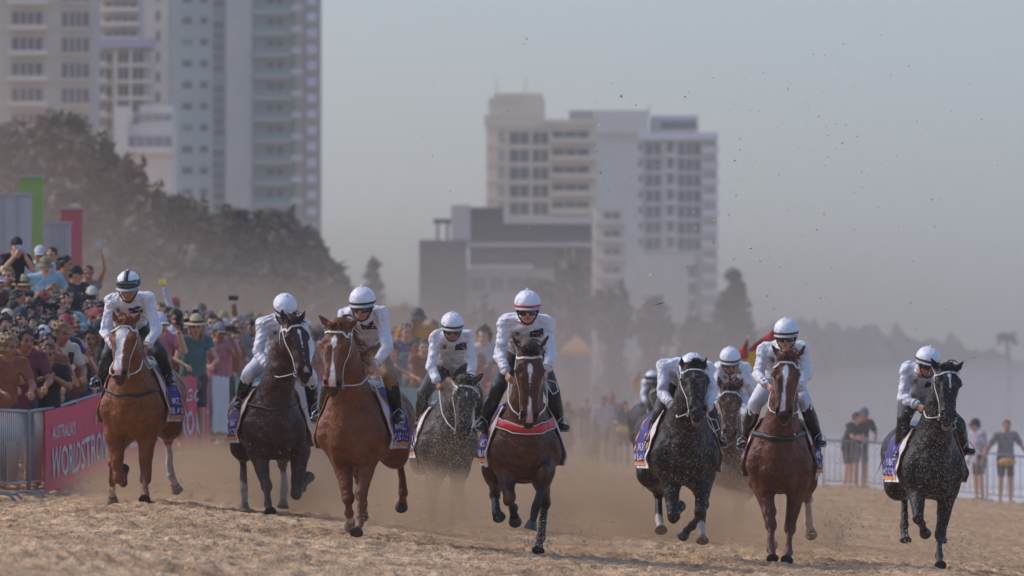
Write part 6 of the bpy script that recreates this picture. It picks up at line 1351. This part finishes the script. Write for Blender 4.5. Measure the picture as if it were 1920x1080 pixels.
def build_grains():
    rs = np.random.RandomState(77); Cn = []; 
    def emit(px, py, d, sx, sy, sd, n, r0, r1): 
        for i in range(n):
            x, y = px + sx * rs.randn(), py + sy * rs.randn(); dd = d + sd * rs.randn(); w = P(x, y, dd)
            if w.z < ground(w.x, dd) + .01: continue
            Cn.append((w.x, w.y, w.z, r0 + (r1 - r0) * rs.rand() ** 2))
    def emit_box(x0, y0, x1, y1, d, sd, n, r0, r1):
        for i in range(n):
            x, y = x0 + (x1 - x0) * rs.rand(), y0 + (y1 - y0) * rs.rand(); dd = d + sd * (rs.rand() - .5) * 2; w = P(x, y, dd)
            if w.z > ground(w.x, dd) + .01: Cn.append((w.x, w.y, w.z, r0 + (r1 - r0) * rs.rand() ** 3))
    emit_box(1690, 740, 1810, 1000, 83.5, .4, 1100, .0016, .0036); emit(1750, 860, 83.4, 38, 80, .4, 1500, .0016, .0034)
    emit(1285, 860, 78.5, 38, 85, .4, 1300, .0015, .0034); emit(1370, 860, 94.5, 30, 90, .5, 2600, .0018, .004)
    emit(845, 830, 88.3, 42, 85, .5, 5200, .0018, .004); emit(850, 660, 88.5, 40, 50, .6, 500, .0018, .0035)
    emit(510, 800, 83.6, 50, 80, .5, 160, .002, .0045); emit(140, 600, 100, 60, 60, 4, 160, .003, .006)
    
    for (px, py, d, n_, spread, up_) in ((1012, 1035, 77.4, 900, 1.1, 95), (1100, 1030, 77.8, 500, 1.0, 60), (930, 1010, 78.5, 700, 1.2, 120), (1478, 1048, 82.3, 500, .9, 60), (1570, 1035, 82.5, 1100, .8, 90), (1762, 1060, 85.2, 700, 1.0, 90), (1700, 1050, 85.6, 600, 1.0, 110), (1810, 1052, 85.2, 500, 1.0, 70), (272, 936, 85.2, 400, 1.2, 40), (350, 935, 85.4, 600, 1.6, 45), (680, 995, 77.4, 350, 1.2, 60), (790, 985, 81, 500, .8, 150), (505, 958, 85.2, 250, 1.3, 45), (1290, 1030, 80.5, 300, 1.0, 70), (1660, 980, 85.6, 350, .7, 200)):
        for i in range(int(n_ * .7)):                   # clods thrown on arcs out of each hoof print
            a = rs.randn() * .7 * spread; v = rs.rand() ** .7; t = rs.rand(); x = px + a * 80 * v * t * 1.2 + 14 * rs.randn(); y = py - up_ * 2.4 * v * (t - .75 * t * t) * abs(math.cos(a * .8)) - 12 * abs(rs.randn()); dd = d + .22 + rs.randn() * .3; w = P(x, y, dd)
            if w.z > ground(w.x, dd) + .01: Cn.append((w.x, w.y, w.z, .002 + .006 * rs.rand() ** 3))
    
    emit_box(780, 60, 1900, 900, 84, 5, 620, .003, .009); emit_box(1100, 130, 1620, 560, 82, 4, 150, .005, .014); emit_box(620, 440, 800, 620, 86, 4, 60, .002, .007); emit(1600, 700, 83, 100, 150, 2, 260, .003, .009)
    A = np.array(Cn); n = len(A); T = np.array([(1, 1, 1), (-1, -1, 1), (-1, 1, -1), (1, -1, -1)]) * .8
    r = rs.randn(n, 3, 3); q, _ = np.linalg.qr(r); st = rs.rand(n, 1, 3) * .8 + .6
    V = (np.einsum('kj,nij->nki', T, q) * st * A[:, None, 3:4] + A[:, None, :3]).reshape(-1, 3); b = np.arange(n)[:, None] * 4
    Fc = np.concatenate([b + np.array([[0, 1, 2]]), b + np.array([[0, 3, 1]]), b + np.array([[0, 2, 3]]), b + np.array([[1, 3, 2]])])
    o = obj('flying_sand', make_mesh('flying_sand', V, Fc, mat('sand_grain', lin('#c4ad90'), rough=.9), False)); tag(o, 'spray of sand grains kicked up in the air around the horses', 'sand', None, 'stuff')
    # one larger clod
    mb = MB(); w = P(1237, 570, 82); mb.tube([(-.045, 0, -.015), (-.015, 0, 0), (.02, .01, .008), (.05, 0, .018)], [.004, .012, .010, .002], 6, flat=.6); o = mb.build('sand_clod', mat('clod', lin('#6a5a4b'), rough=.9), None, True, loc=w); tag(o, 'thin dark clod flying in mid-air above the near-black horse', 'clod')
import time as _t
_t0 = _t.time()
build_sand(); build_water(); build_hills(); build_towers(); build_trees(); build_panels(); build_flags(); print('env', _t.time() - _t0)
build_barriers(); build_crowd(); print('crowd', _t.time() - _t0)
for s in H:
    build_horse(s); build_jockey(s, JOCK[s['seed']])
print('horses', _t.time() - _t0)
build_air(); build_grains(); print('all', _t.time() - _t0)
